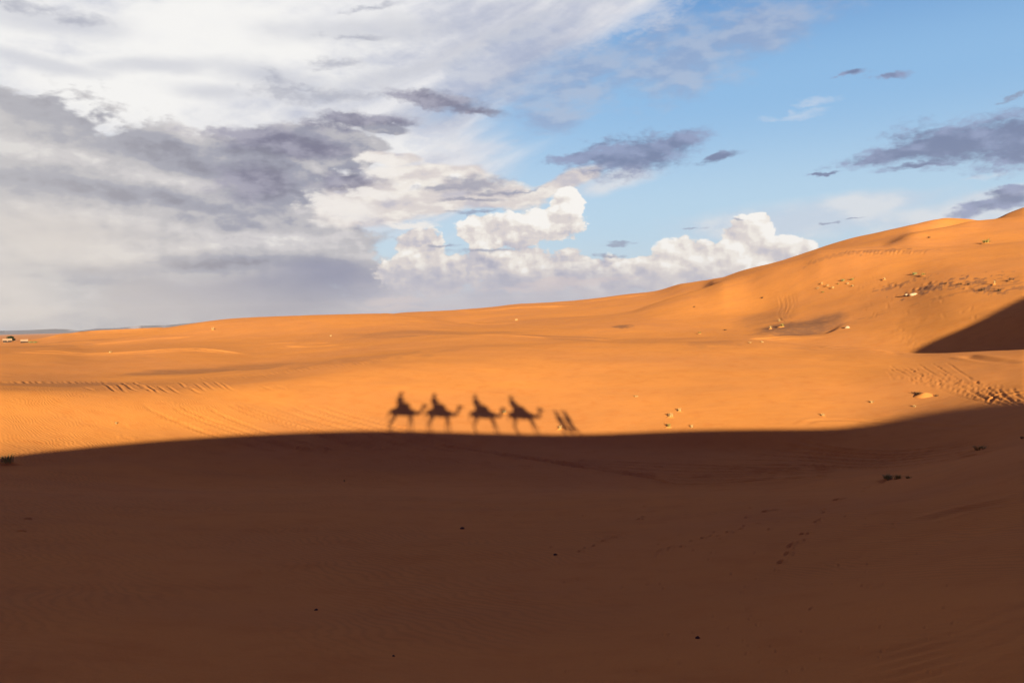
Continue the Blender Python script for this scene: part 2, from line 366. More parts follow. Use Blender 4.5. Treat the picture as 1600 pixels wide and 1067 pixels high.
# crest, foot and hollow lines of the dunes: (photo x, photo y, distance in metres) measured along sight lines
LINES = [
 # near slope
 [(0, 1067, 9.0), (400, 1067, 8.6), (800, 1067, 8.3), (1200, 1067, 7.8), (1600, 1067, 7.0)],
 [(0, 900, 18), (400, 900, 17.5), (800, 900, 17), (1200, 900, 15.5), (1600, 900, 13)],
 [(0, 780, 34), (400, 780, 34), (800, 780, 33), (1200, 780, 30), (1400, 780, 26), (1600, 775, 22)],
 # shaded shoulder on the right, plain slope elsewhere
 [(0, 747, 43), (400, 743, 46), (800, 741, 47), (1000, 745, 46), (1200, 753, 42), (1370, 752, 35), (1480, 733, 33), (1600, 704, 32)],
 # hollow behind the shoulder
 [(0, 729, 47.5), (400, 706, 52.5), (800, 704, 53.5), (1000, 708, 53), (1200, 712, 52), (1370, 716, 49), (1480, 704, 48), (1600, 684, 46)],
 # where the edge of the shadow lies
 [(0, 715, 50.5), (300, 684, 55.5), (600, 672, 57.5), (860, 679, 57), (1200, 669, 57), (1330, 668, 57.5), (1450, 650, 59.5), (1600, 628, 60)],
 # front edge of the left terrace / upper face
 [(0, 608, 65), (200, 609, 66), (300, 607, 68), (400, 597, 71), (500, 585, 74), (600, 571, 78), (700, 562, 81.5), (900, 560, 82), (1200, 560, 82), (1430, 582, 74), (1600, 580, 71)],
 # first crest
 [(0, 594, 86), (100, 595, 86.5), (200, 595, 87), (300, 589, 88), (400, 581, 89.5), (500, 568, 91.5), (600, 556, 93), (700, 545, 95), (800, 539, 97),
  (900, 536, 98), (1000, 536, 98), (1100, 534, 98), (1170, 533, 98), (1230, 537, 97), (1280, 541, 96), (1350, 544, 93), (1430, 552, 89), (1500, 551, 86), (1600, 546, 84)],
 # ground behind the first crest
 [(0, 588, 92), (200, 586, 96), (300, 579, 99), (400, 573, 101), (500, 563, 104), (600, 552, 106), (700, 544, 110), (800, 539, 112), (900, 538, 113), (1000, 537, 113),
  (1100, 536, 112), (1170, 538, 112), (1230, 548, 112), (1300, 554, 110), (1430, 562, 106), (1500, 564, 103), (1600, 562, 101)],
 # second crest, foot of the big slope
 [(0, 549, 150), (80, 549, 152), (150, 551, 155), (250, 546, 158), (320, 545, 160), (400, 547, 160), (500, 541, 158), (600, 534, 156), (700, 526, 154), (780, 523, 152),
  (860, 527, 150), (950, 531, 146), (1050, 528, 144), (1170, 525, 142), (1250, 524, 140), (1300, 522, 138), (1400, 515, 134), (1500, 500, 130), (1600, 484, 128)],
 # slope behind it
 [(0, 545, 200), (80, 544, 200), (150, 546, 198), (250, 540, 195), (320, 536, 195), (400, 530, 195), (500, 524, 190), (600, 519, 186), (700, 517, 182), (780, 515, 180),
  (860, 514, 176), (950, 510, 174), (1050, 503, 176), (1120, 496, 178), (1170, 491, 180), (1250, 476, 175), (1320, 463, 171), (1400, 450, 166), (1500, 438, 157), (1600, 428, 155)],
 # long crest B
 [(0, 536, 330), (60, 530, 330), (100, 522, 330), (150, 518, 330), (250, 512, 325), (330, 500.5, 318), (380, 496, 315), (430, 493.5, 312), (500, 491, 308), (600, 489, 302), (637, 492, 297),
  (675, 497, 290), (725, 505, 280), (750, 506, 274), (800, 503.5, 264), (875, 497.5, 250), (950, 491.5, 240), (986, 486, 236), (1010, 478.5, 232), (1040, 468, 229), (1070, 458.5, 226),
  (1100, 449.5, 224), (1130, 438.5, 222), (1165, 428, 220), (1200, 416.5, 217), (1250, 402.5, 214), (1287, 392.5, 211), (1325, 389, 208), (1375, 387.5, 206), (1425, 386, 205), (1500, 385, 204), (1600, 377.5, 204)],
 # hollow behind B
 [(0, 538, 345), (100, 527, 350), (250, 519, 350), (430, 502, 350), (600, 496, 335), (675, 499, 320), (725, 505.5, 302), (750, 505, 296), (800, 501, 286), (875, 496, 270), (950, 491.5, 260),
  (1010, 486, 252), (1040, 482, 249), (1070, 477, 246), (1100, 466, 244), (1130, 443, 242), (1165, 430, 240), (1200, 419, 236), (1250, 405, 233), (1287, 396, 230), (1325, 391.5, 225), (1375, 389, 222), (1425, 386.5, 220), (1500, 386, 218), (1600, 380, 216)],
 # steep flank leading up to the farther crest
 [(0, 539, 370), (250, 522, 375), (430, 507, 375), (600, 497, 355), (700, 494, 340), (800, 490, 320), (890, 486, 300), (980, 478, 290), (1040, 470, 283), (1066, 464, 280), (1084, 459, 279), (1098, 454, 278), (1106, 449, 277.5), (1116, 442, 277), (1130, 436, 276),
  (1165, 424.5, 268), (1200, 414.5, 258), (1250, 401.5, 250), (1287, 393, 245), (1325, 390, 238), (1375, 386.5, 234), (1417, 378, 235), (1450, 374, 240), (1500, 370, 245), (1600, 358, 255)],
 # farther crest
 [(0, 536, 480), (100, 532, 480), (250, 524, 480), (430, 508, 480), (600, 492, 470), (640, 488.2, 465), (700, 485.5, 455), (720, 484, 450), (780, 478.5, 440), (800, 476, 435), (890, 471, 420), (980, 460, 400), (1022, 456, 385),
  (1070, 443, 350), (1124, 435, 310), (1160, 423.5, 292), (1200, 413, 280), (1250, 400, 268), (1287, 391, 260), (1325, 388, 252), (1375, 385, 248), (1417, 369.5, 250), (1450, 361, 262), (1487, 354, 276), (1522, 346.5, 288), (1550, 344, 292), (1600, 338, 290)],
 # hollow
 [(0, 535, 520), (430, 515, 520), (700, 495, 500), (890, 478, 460), (1022, 465, 425), (1124, 441, 345), (1200, 418, 303), (1287, 394, 290), (1375, 377, 280), (1417, 366, 284), (1450, 362, 300), (1487, 360, 320), (1522, 352, 330), (1550, 348, 332), (1600, 341, 325)],
 # uppermost skyline on the right
 [(0, 534, 620), (430, 520, 620), (700, 503, 600), (890, 486, 540), (1022, 470, 480), (1124, 441, 400), (1200, 414, 350), (1262, 394.5, 345), (1320, 376.5, 345), (1375, 364.5, 347), (1425, 353, 352), (1462, 343.5, 357), (1482, 341, 362),
  (1512, 342, 366), (1532, 345, 370), (1552, 343.5, 372), (1575, 333.5, 374), (1600, 324, 376)],
]
zs = lambda px, py, D: (lambda d: D * d[2] / math.hypot(d[0], d[1]))(ray(px, py))
azF = np.radians(np.linspace(-35.5, 35.5, 1200))
side = np.radians(np.concatenate([np.arange(0.25, 24, 0.25), np.arange(24, 144.4, 0.5)])) + math.radians(35.5)
AZ = np.concatenate([-side[::-1], azF, side]); AZ = AZ[(AZ > -math.pi + 0.002) & (AZ < math.pi - 0.002)]
AZ = np.append(AZ, math.pi); AZ = np.insert(AZ, 0, -math.pi)
DD = [0.3]
while DD[-1] < 14000:
    d = DD[-1]; DD.append(d * (1.05 if d < 6 else 1.0085 if d < 20 else 1.0052 if d < 130 else 1.0062 if d < 400 else 1.025))
DD = np.array(DD)
nA, nD = len(AZ), len(DD)
azc = np.clip(AZ, R(-35.5), R(35.5))
for L, f0, f1 in ((LINES[9], 0.86, 0.94), (LINES[10], 0.88, 0.96), (LINES[11], 0.73, 1.0), (LINES[12], 0.74, 1.0), (LINES[13], 0.80, 1.0), (LINES[14], 0.86, 1.0)):
    for k, (p, q, d) in enumerate(L):
        w = float(np.interp(p, [500, 1100], [0, 1])); L[k] = (p, q, d * (f0 + (f1 - f0) * w))
KD, KZ = [], []
for L in LINES:
    a = np.array([azel(p, q)[0] for p, q, _ in L]); dd = np.array([l[2] for l in L], float); zz = np.array([zs(*l) for l in L])
    q = np.degrees(azc)
    qq = np.clip(q, a[0], a[-1])
    KD.append(pchip(a, dd, qq)); KZ.append(pchip(a, zz, qq))
KD = np.array(KD); KZ = np.array(KZ)
one = np.ones(nA)
side_fade = np.clip((np.abs(AZ) - R(35)) / R(45), 0, 1); side_fade = side_fade**2 * (3 - 2 * side_fade)
KZ = KZ * (1 - side_fade) + (-8.0) * side_fade * (KD > 40) + KZ * side_fade * (KD <= 40)
KD = np.vstack([0.2 * one, 3.5 * one, KD, 760 * one, 1100 * one, 2500 * one, 14500 * one])
KZ = np.vstack([-1.62 * one, -2.35 * one, KZ, (-9 * one), -10.5 * one, -12 * one, -15 * one])
Z = np.empty((nA, nD))
for i in range(nA):
    kd = np.maximum.accumulate(KD[:, i] + np.arange(len(KD)) * 1e-4)
    Z[i] = pchip(kd, KZ[:, i], DD)
def blur(a, n, axis):
    k = np.hanning(2 * n + 3)[1:-1]; k /= k.sum()
    pad = [(0, 0), (0, 0)]; pad[axis] = (n, n)
    p = np.pad(a, pad, mode='edge'); out = 0
    for j, w in enumerate(k):
        sl = [slice(None), slice(None)]; sl[axis] = slice(j, j + a.shape[axis]); out = out + w * p[tuple(sl)]
    return out
Z = blur(blur(Z, 3, 0), 2, 1)
X = np.sin(AZ)[:, None] * DD[None, :]; Y = np.cos(AZ)[:, None] * DD[None, :]
far = np.clip((DD - 20) / 60, 0, 1)[None, :]
Z = Z + far * 0.13 * fbm(X / 26, Y / 26, 11, 3) * np.clip((700 - DD) / 300, 0.3, 1)[None, :]
Z = Z + np.clip(DD / 12, 0, 1)[None, :] * 0.045 * fbm(X / 5.0 + 0.5 * vnoise(X / 9, Y / 9, 3), Y / 7.0, 31, 3)
Z = Z + np.clip((DD - 150) / 200, 0, 1)[None, :] * 0.28 * fbm(X / 45, Y / 60, 41, 3) * np.clip((2000 - DD) / 1000, 0.4, 1)[None, :]

def smax(a, b, k):
    h = np.clip(0.5 + 0.5 * (a - b) / k, 0, 1)
    return b * (1 - h) + a * h + k * h * (1 - h)
def ground_z(x, y):
    a = math.atan2(x, y); d = math.hypot(x, y)
    i = np.clip(np.searchsorted(AZ, a) - 1, 0, nA - 2); j = np.clip(np.searchsorted(DD, d) - 1, 0, nD - 2)
    u = (a - AZ[i]) / (AZ[i + 1] - AZ[i]); v = (d - DD[j]) / (DD[j + 1] - DD[j])
    return (Z[i, j] * (1 - u) + Z[i + 1, j] * u) * (1 - v) + (Z[i, j + 1] * (1 - u) + Z[i + 1, j + 1] * u) * v
def hit(px, py, dmin=5.0):
    """the point of the ground seen at a place of the photograph"""
    d = ray(px, py); a = math.atan2(d[0], d[1]); s = d[2] / math.hypot(d[0], d[1])
    i = int(np.clip(np.searchsorted(AZ, a) - 1, 0, nA - 2)); u = (a - AZ[i]) / (AZ[i + 1] - AZ[i])
    prof = Z[i] * (1 - u) + Z[i + 1] * u
    f = prof - s * DD
    ok = np.where((f[1:] >= 0) & (f[:-1] < 0) & (DD[1:] > dmin))[0]
    if len(ok) == 0: return None
    j = ok[0]; t = f[j] / (f[j] - f[j + 1]); D = DD[j] + t * (DD[j + 1] - DD[j])
    return np.array([D * math.sin(a), D * math.cos(a), s * D])

# the dune behind the viewer: its crest is where the edge of the shadow is cast from
YC = -9.0
TSH = [(0, 715), (50, 708), (100, 702), (200, 692), (300, 684), (400, 678), (500, 674), (600, 672), (700, 675), (800, 677.5), (870, 679), (950, 677), (1000, 675),
       (1100, 671), (1200, 670), (1280, 670), (1330, 668), (1370, 661), (1400, 653), (1450, 644), (1500, 637), (1550, 632), (1600, 628)]
def cast_back(P, yc):
    t = (P[1] - yc) / -SUN[1]
    return P + SUN * t
tq = np.arange(0, 1601, 20.0)
CR = np.array([cast_back(hit(p, q), YC) for p, q in zip(tq, pchip(np.array([t[0] for t in TSH], float), np.array([t[1] for t in TSH], float), tq))])
for _ in range(6): CR[1:-1] = 0.25 * CR[:-2] + 0.5 * CR[1:-1] + 0.25 * CR[2:]
CRx = np.concatenate([[-200, -60, CR[0, 0] - 14], CR[:, 0], [CR[-1, 0] + 12, CR[-1, 0] + 60, 300]])
CRz = np.concatenate([[-6, -4, CR[0, 2] - 1.2], CR[:, 2], [CR[-1, 2] + 0.3, CR[-1, 2] - 1.0, 0]])
zc = np.interp(X, CRx, CRz)
front = Y > YC
ridge = zc - np.where(front, 0.36, 0.16) * (np.sqrt((Y - YC) ** 2 + 0.02) - 0.14)
ridge = np.maximum(ridge, -9)
Z = smax(Z, ridge, 0.5)
# the crest itself keeps its exact height where the two sheets meet
# spur dune beyond the right edge of the view, which shades the foot of the big slope
P2 = [hit(1424, 551.0, 99), hit(1480, 523, 99), hit(1540, 494, 99), hit(1600, 463, 99)]
YS = 40.0
C2 = np.array([cast_back(p, YS) for p in P2])
SPx = np.concatenate([[30, C2[0, 0] - 13, C2[0, 0] - 6], C2[:, 0], [C2[-1, 0] + 30, C2[-1, 0] + 90, 400]])
SPz = np.concatenate([[-12, C2[0, 2] - 7.5, C2[0, 2] - 3.3], C2[:, 2], [C2[-1, 2] + 7, C2[-1, 2] + 8, 0]])
spur = np.interp(X, SPx, SPz) - 0.5 * (np.sqrt((Y - YS) ** 2 + 0.05) - 0.2)
spur = np.where((X > 28) & (np.abs(Y - YS) < 60), spur, -50)
Z = smax(Z, spur, 0.5)
print('crest', CR[::4], 'spur', C2)

DB = np.full((nA, nD), 1e9, np.float32); SB = np.zeros((nA, nD), np.float32)
def groove(pts, width, depth, dash=0.0, rim=0.5):
    """press a track into the sheet; points are places in the photograph"""
    depth *= GD; width *= GW
    P = [hit(*p) for p in pts]
    P = [p[:2] for p in P if p is not None]
    if not P: return
    dd = [math.hypot(*p) for p in P]; md = sorted(dd)[len(dd) // 2]
    P = [p for p, d in zip(P, dd) if 0.62 < d / md < 1.6]      # leave out places hidden behind a crest
    if len(P) < 2: return
    if len(P) > 2:   # round the line
        Q = [2 * P[0] - P[1]] + P + [2 * P[-1] - P[-2]]; out = []
        for i in range(1, len(Q) - 2):
            for t in (0, .2, .4, .6, .8):
                out.append(0.5 * ((2 * Q[i]) + (Q[i + 1] - Q[i - 1]) * t + (2 * Q[i - 1] - 5 * Q[i] + 4 * Q[i + 1] - Q[i + 2]) * t * t + (-Q[i - 1] + 3 * Q[i] - 3 * Q[i + 1] + Q[i + 2]) * t**3))
        P = out + [P[-1]]
    run = 0.0; box_ = [nA, 0, nD, 0]
    for a, c in zip(P[:-1], P[1:]):
        seg = c - a; L = float(np.linalg.norm(seg))
        if L < 1e-4: continue
        w = width * 3.4
        aa = [math.atan2(*p) for p in (a, c)]; ds = [math.hypot(*p) for p in (a, c)]
        dm = min(ds); ea = w / dm
        i0, i1 = np.searchsorted(AZ, [min(aa) - ea, max(aa) + ea]); j0, j1 = np.searchsorted(DD, [dm - w, max(ds) + w])
        if i1 <= i0 or j1 <= j0: run += L; continue
        x = X[i0:i1, j0:j1] - a[0]; y = Y[i0:i1, j0:j1] - a[1]
        t = np.clip((x * seg[0] + y * seg[1]) / L, 0, L)
        d = np.hypot(x - t * seg[0] / L, y - t * seg[1] / L)
        cur = DB[i0:i1, j0:j1]; near = d < cur
        cur[near] = d[near]; SB[i0:i1, j0:j1][near] = (t + run)[near]
        box_ = [min(box_[0], i0), max(box_[1], i1), min(box_[2], j0), max(box_[3], j1)]
        run += L
    i0, i1, j0, j1 = box_
    if i1 <= i0 or j1 <= j0: return
    q = DB[i0:i1, j0:j1] / width; s_ = SB[i0:i1, j0:j1]
    prof = -depth * np.exp(-q ** 2) + depth * rim * np.exp(-((q - 1.9) / 0.7) ** 2)
    if len(P) > 2:
        e_ = max(min(run * 0.18, 12 * width), 1e-3); u = np.clip(np.minimum(s_, run - s_) / e_, 0, 1); prof = prof * u * u * (3 - 2 * u)
        prof = prof * (1 + 0.35 * np.sin(s_ / (6 * width) + 3 * np.sin(s_ / (17 * width))))
    if dash: prof = prof * (0.25 + 0.75 * (0.5 + 0.5 * np.tanh(4 * (np.sin(s_ * 2 * math.pi / dash + 1.5 * np.sin(s_ * 1.7)) + 0.1))))
    Z[i0:i1, j0:j1] += prof
    DB[i0:i1, j0:j1] = 1e9
rnd = random.Random(5)
GD, GW = 0.5, 0.8
#TRACKS
# old camel and wheel tracks, each one pressed along the line it follows in the place
def offs(pts, dx, dy, jit=2.0):
    return [(p[0] + dx + rnd.uniform(-jit, jit), p[1] + dy + rnd.uniform(-jit, jit) * 0.25) for p in pts]
GD, GW = 0.8, 0.85
for (xa, ya, xb, yb) in [(220, 632, 330, 679), (265, 635, 372, 677), (278, 634, 392, 678), (320, 635, 415, 675), (350, 630, 480, 675), (366, 631, 497, 676), (380, 632, 515, 675), (425, 635, 560, 676), (450, 634, 602, 678), (470, 630, 625, 676), (500, 633, 640, 672)]:
    jx = rnd.uniform(-2, 2)   # trodden lines slanting down the sunlit slope, on into the shade
    groove([(xa + jx, ya), (xa + 0.30 * (xb - xa), ya + 0.36 * (yb - ya)), (xa + 0.66 * (xb - xa), ya + 0.70 * (yb - ya)), (xb + jx, yb), (xb + 55, yb + 17), (xb + 120, yb + 31)], 0.12, 0.09)
GD, GW = 0.5, 0.8
for k in range(14):  # short scuffs where the terrace breaks
    x0 = 165 + k * 14 + rnd.uniform(-4, 4); y0 = 600 + rnd.uniform(-4, 3)
    groove([(x0, y0), (x0 + 12, y0 + 8), (x0 + 26 + rnd.uniform(-6, 6), y0 + 14)], 0.14, 0.09)
for k in range(26):  # hoof pits on the left crest
    x0 = 2 + k * 6.5 + rnd.uniform(-2, 2)
    groove([(x0, 596), (x0 + 4, 599)], 0.17, 0.05)
for k in range(30):
    x0 = 300 + k * 10 + rnd.uniform(-3, 3); y0 = np.interp(x0, [300, 400, 500, 600, 700], [590, 583, 570, 559, 548]) + rnd.uniform(0.5, 4)
    groove([(x0, y0), (x0 + rnd.uniform(3, 9), y0 + rnd.uniform(1, 4))], 0.15, 0.04)
for p in [(408, 603), (432, 603), (130, 605), (192, 682), (183, 661), (415, 606)]:
    groove([p, (p[0] + 14, p[1] + 4)], 0.15, 0.07)
# wheel and hoof tracks on the right
for k in range(5):
    groove(offs([(1390 + 22 * k, 572 - 1.5 * k), (1424 + 22 * k, 590), (1464 + 20 * k, 606), (1520 + 14 * k, 624), (1560 + 10 * k, 634)], 0, 0, 2), 0.11, 0.06, 0.7 if k % 2 else 0.0)
for k in range(4):
    groove([(1515 + 22 * k, 606), (1521 + 22 * k, 612 + k), (1530 + 20 * k, 619), (1545 + 20 * k, 626)], 0.13, 0.05)
for k in range(3):
    groove([(1545, 629 - k), (1552 + 3 * k, 622 - 2 * k), (1570, 617 - 2.2 * k), (1600, 615 - 2.5 * k), (1640, 616 - 3 * k)], 0.14, 0.06)
for k in range(90):
    u = rnd.random(); x0 = 1395 + 190 * u + rnd.uniform(-25, 25); y0 = 578 + 42 * u + rnd.uniform(-9, 9)
    groove([(x0, y0), (x0 + rnd.uniform(2, 7), y0 + rnd.uniform(1, 3))], 0.12, 0.05)
groove([(1252, 668), (1260, 661), (1280, 656.5), (1330, 656), (1370, 660), (1440, 664), (1600, 663)], 0.32, 0.06, 0, 0.9)
groove([(1370, 664), (1460, 668), (1560, 670)], 0.2, 0.05)
GD, GW = 1.5, 0.9
for k in range(6):   # nested curves in the shade on the right
    groove(offs([(1235 - 22 * k, 682 + 9 * k), (1282 - 6 * k, 697 + 6 * k), (1340, 704 + 5.5 * k), (1420, 705 + 4.4 * k), (1500 + 4 * k, 694 + 3.6 * k), (1560 + 6 * k, 682 + 2 * k)], 0, 0, 3), 0.16, 0.055 + 0.02 * (k % 2))
for k in range(7):   # long level tracks in the shade below the caravan
    groove(offs([(640 + 40 * k, 690 + 6 * k), (760 + 30 * k, 706 + 5 * k), (900 + 20 * k, 720 + 4.5 * k), (1060, 727 + 5 * k), (1200, 732 + 3 * k), (1330, 724 + 3 * k)], 0, 0, 4), 0.15, 0.045, 1.1 if k % 2 else 0)
for k in range(4):
    groove(offs([(330 + 50 * k, 690), (450 + 50 * k, 702), (600 + 50 * k, 716), (740 + 50 * k, 728)], 0, 2 * k, 3), 0.14, 0.03, 1.0)
GD = 0.5
for k in range(5):   # sweep at the lower right corner
    groove(offs([(1330, 1030 + 14 * k), (1430, 1008 + 13 * k), (1530, 978 + 12 * k), (1640, 940 + 10 * k)], 0, 0, 5), 0.10, 0.02)
for k in range(3):
    groove(offs([(1260, 885 + 5 * k), (1310, 876 + 4 * k), (1360, 860 + 3 * k)], 0, 0, 3), 0.07, 0.025)
GD = 1.5
# scrapes, pits and footprints in the shade
def pit(px, py, lx, ly, w, d): groove([(px - lx, py + ly), (px, py), (px + lx, py - ly)], w, d)
for (px, py, lx, ly) in [(1000, 811, 6, 0), (1210, 797, 12, 2), (1198, 799, 6, 1), (1310, 780, 8, 2), (1284, 796, 5, 0), (1156, 826, 4, 0), (1237, 851, 6, 4), (1231, 864, 4, 2), (1041, 991, 5, 0), (552, 811, 6, 0), (42, 811, 8, 0), (33, 830, 8, 0), (320, 1023, 9, 0), (1220, 878, 4, 2), (1212, 890, 3, 1), (1254, 834, 4, 1), (1275, 815, 4, 1), (660, 783, 6, 0)]:
    D = math.hypot(*hit(px, py)[:2])
    pit(px, py, lx, ly, 0.0022 * D, 0.0016 * D)
for (x0, y0, x1, y1, n) in [(1020, 862, 1160, 826, 12), (900, 862, 975, 834, 8), (1385, 752, 1340, 770, 6), (1290, 800, 1215, 890, 9)]:
    for k in range(n):
        u = k / n; px, py = x0 + (x1 - x0) * u + rnd.uniform(-4, 4), y0 + (y1 - y0) * u + rnd.uniform(-3, 3)
        D = math.hypot(*hit(px, py)[:2]); pit(px, py, rnd.uniform(2, 4), rnd.uniform(0, 1.5), 0.0018 * D, 0.0010 * D)
for k in range(220):
    px, py = rnd.uniform(800, 1560), rnd.uniform(790, 1050)
    if px > 1300 and py < 800: continue
    D = math.hypot(*hit(px, py)[:2]); pit(px, py, rnd.uniform(1.5, 4), rnd.uniform(-0.5, 1.5), 0.0016 * D, 0.0007 * D)
for k in range(90):
    px, py = rnd.uniform(20, 800), rnd.uniform(760, 1050)
    D = math.hypot(*hit(px, py)[:2]); pit(px, py, rnd.uniform(1.5, 4), rnd.uniform(-0.3, 0.8), 0.0016 * D, 0.0005 * D)
GD = 0.8
groove([(1600, 778), (1560, 786), (1500, 798), (1445, 815)], 0.3, 0.05)
# marks on the big slope
GD, GW = 0.36, 0.7
for k in range(6):
    groove(offs([(1216 + 5 * k, 460), (1220 + 5 * k, 478), (1214 + 4 * k, 494), (1226 + 3 * k, 505)], 0, 0, 2), 0.25, 0.10, 1.6)
for k in range(5):
    groove(offs([(1395 - 8 * k, 425 - 2 * k), (1370 - 9 * k, 440), (1345 - 8 * k, 455)], 0, 0, 2), 0.22, 0.08, 1.5)
for k in range(6):
    groove(offs([(1395, 505 + 5 * k), (1420, 520 + 4 * k), (1460, 536 + 3 * k), (1500, 546)], 0, 0, 2), 0.2, 0.07, 1.3)
for k in range(22):
    x0 = 1320 + k * 6 + rnd.uniform(-2, 2); groove([(x0, 391 + rnd.uniform(0, 2)), (x0 - 3, 395 + rnd.uniform(0, 3))], 0.35, 0.16)
for (x0, y0, n, sx, sy) in [(1478, 444, 16, 34, 4), (1400, 446, 14, 26, 2.5), (1440, 453, 14, 18, 3), (1528, 452, 14, 24, 4), (1085, 512, 6, 14, 2), (975, 512, 5, 14, 2), (1030, 525, 10, 14, 5)]:
    for k in range(n):
        px, py = x0 + rnd.uniform(-sx, sx), y0 + rnd.uniform(-sy, sy)
        groove([(px, py), (px + rnd.uniform(2, 6), py - rnd.uniform(0, 1.5))], rnd.uniform(0.25, 0.5), rnd.uniform(0.10, 0.22))
for k in range(60):
    u = rnd.random(); px = 1260 + 330 * u; py = 425 + rnd.uniform(0, 70)
    if py > 552 - (px - 1420) * 0.5: continue
    groove([(px, py), (px + rnd.uniform(-5, 5), py + rnd.uniform(1, 5))], 0.25, 0.05)
#TRACKS_END

COARSE_SHADE = np.zeros((nA, nD))
def coarse_shade(px, py, rx, ry, amt, rag=0.8, nsx=1.0):
    """a patch of coarser grey brown grains; in the dune hollow its tone also paints shade"""
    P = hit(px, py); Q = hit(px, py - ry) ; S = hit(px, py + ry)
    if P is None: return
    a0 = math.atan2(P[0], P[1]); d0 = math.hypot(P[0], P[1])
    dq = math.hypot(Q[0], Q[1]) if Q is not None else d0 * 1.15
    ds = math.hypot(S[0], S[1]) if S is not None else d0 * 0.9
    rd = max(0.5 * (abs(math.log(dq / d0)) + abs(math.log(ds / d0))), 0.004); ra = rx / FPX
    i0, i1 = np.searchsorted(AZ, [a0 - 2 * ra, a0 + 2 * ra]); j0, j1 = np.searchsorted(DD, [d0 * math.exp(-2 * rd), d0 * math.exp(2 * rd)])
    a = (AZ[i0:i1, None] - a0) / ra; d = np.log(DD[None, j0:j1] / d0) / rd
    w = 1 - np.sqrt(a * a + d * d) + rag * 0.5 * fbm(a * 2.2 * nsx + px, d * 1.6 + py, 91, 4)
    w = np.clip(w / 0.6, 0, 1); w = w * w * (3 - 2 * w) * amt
    COARSE_SHADE[i0:i1, j0:j1] = np.maximum(COARSE_SHADE[i0:i1, j0:j1], w)
for c_ in [(1255, 510, 85, 15, 0.85, 0.4), (1190, 500, 60, 14, 0.35, 0.5), (300, 581, 110, 6, 0.55, 0.5), (400, 574, 90, 5, 0.35, 0.6), (640, 522, 170, 8, 0.32, 0.8), (880, 527, 120, 4, 0.3, 0.7), (973, 510, 19, 3.5, 0.75, 0.5),  # first two also darken the hollow with painted shade, up to its crest
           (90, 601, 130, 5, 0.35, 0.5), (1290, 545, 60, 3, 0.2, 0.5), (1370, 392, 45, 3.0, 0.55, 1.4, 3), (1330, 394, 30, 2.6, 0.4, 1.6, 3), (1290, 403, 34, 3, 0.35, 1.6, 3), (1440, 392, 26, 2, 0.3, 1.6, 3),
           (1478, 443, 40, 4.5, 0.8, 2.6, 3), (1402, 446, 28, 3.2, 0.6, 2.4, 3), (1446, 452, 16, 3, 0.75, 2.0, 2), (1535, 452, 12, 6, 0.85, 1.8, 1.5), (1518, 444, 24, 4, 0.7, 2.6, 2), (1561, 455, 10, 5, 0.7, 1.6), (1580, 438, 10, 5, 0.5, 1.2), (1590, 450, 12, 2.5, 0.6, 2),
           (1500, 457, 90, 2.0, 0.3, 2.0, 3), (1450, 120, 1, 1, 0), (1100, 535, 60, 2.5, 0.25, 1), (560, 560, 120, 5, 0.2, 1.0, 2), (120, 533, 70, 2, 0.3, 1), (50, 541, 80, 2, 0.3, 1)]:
    if c_[4] > 0: coarse_shade(*c_)
# thin creases of the middle and far dunes
GD, GW = 1.0, 1.0
groove([(0, 551), (40, 551), (80, 551), (150, 553.5), (200, 551.5), (250, 548.5), (300, 546.5), (330, 548.5), (365, 552), (400, 553)], 0.9, 0.26, rim=0.8)
groove([(90, 522.5), (150, 519), (220, 516)], 2.2, 0.5, rim=0.6); groove([(60, 541), (160, 538), (240, 530), (300, 527)], 1.5, 0.3)
groove([(637, 493), (675, 498), (725, 505.5), (760, 506.5), (800, 504.5), (840, 501.5)], 1.6, 0.5, rim=0.6)
groove([(560, 526), (640, 523), (720, 524.5), (800, 524.5), (870, 528), (950, 532), (1010, 535)], 0.8, 0.16)
groove([(690, 487), (740, 487), (800, 482), (850, 480), (900, 479)], 2.5, 0.6); groove([(850, 471), (930, 470), (1000, 462)], 2.5, 0.5)
groove([(440, 541), (470, 542.5), (500, 541.5), (540, 538)], 0.7, 0.16); groove([(400, 537), (460, 536), (520, 536)], 0.7, 0.12)
groove([(1260, 540.5), (1290, 544), (1330, 545), (1380, 549), (1415, 554)], 0.5, 0.16, rim=0.8)
groove([(1170, 531), (1220, 527.5), (1260, 525.5), (1300, 522.5)], 0.7, 0.10, rim=1.2)
groove([(1200, 522), (1260, 518), (1310, 514)], 3.0, 0.35, rim=0.2)
groove([(1500, 556), (1530, 560), (1570, 565), (1600, 567)], 0.5, 0.12)

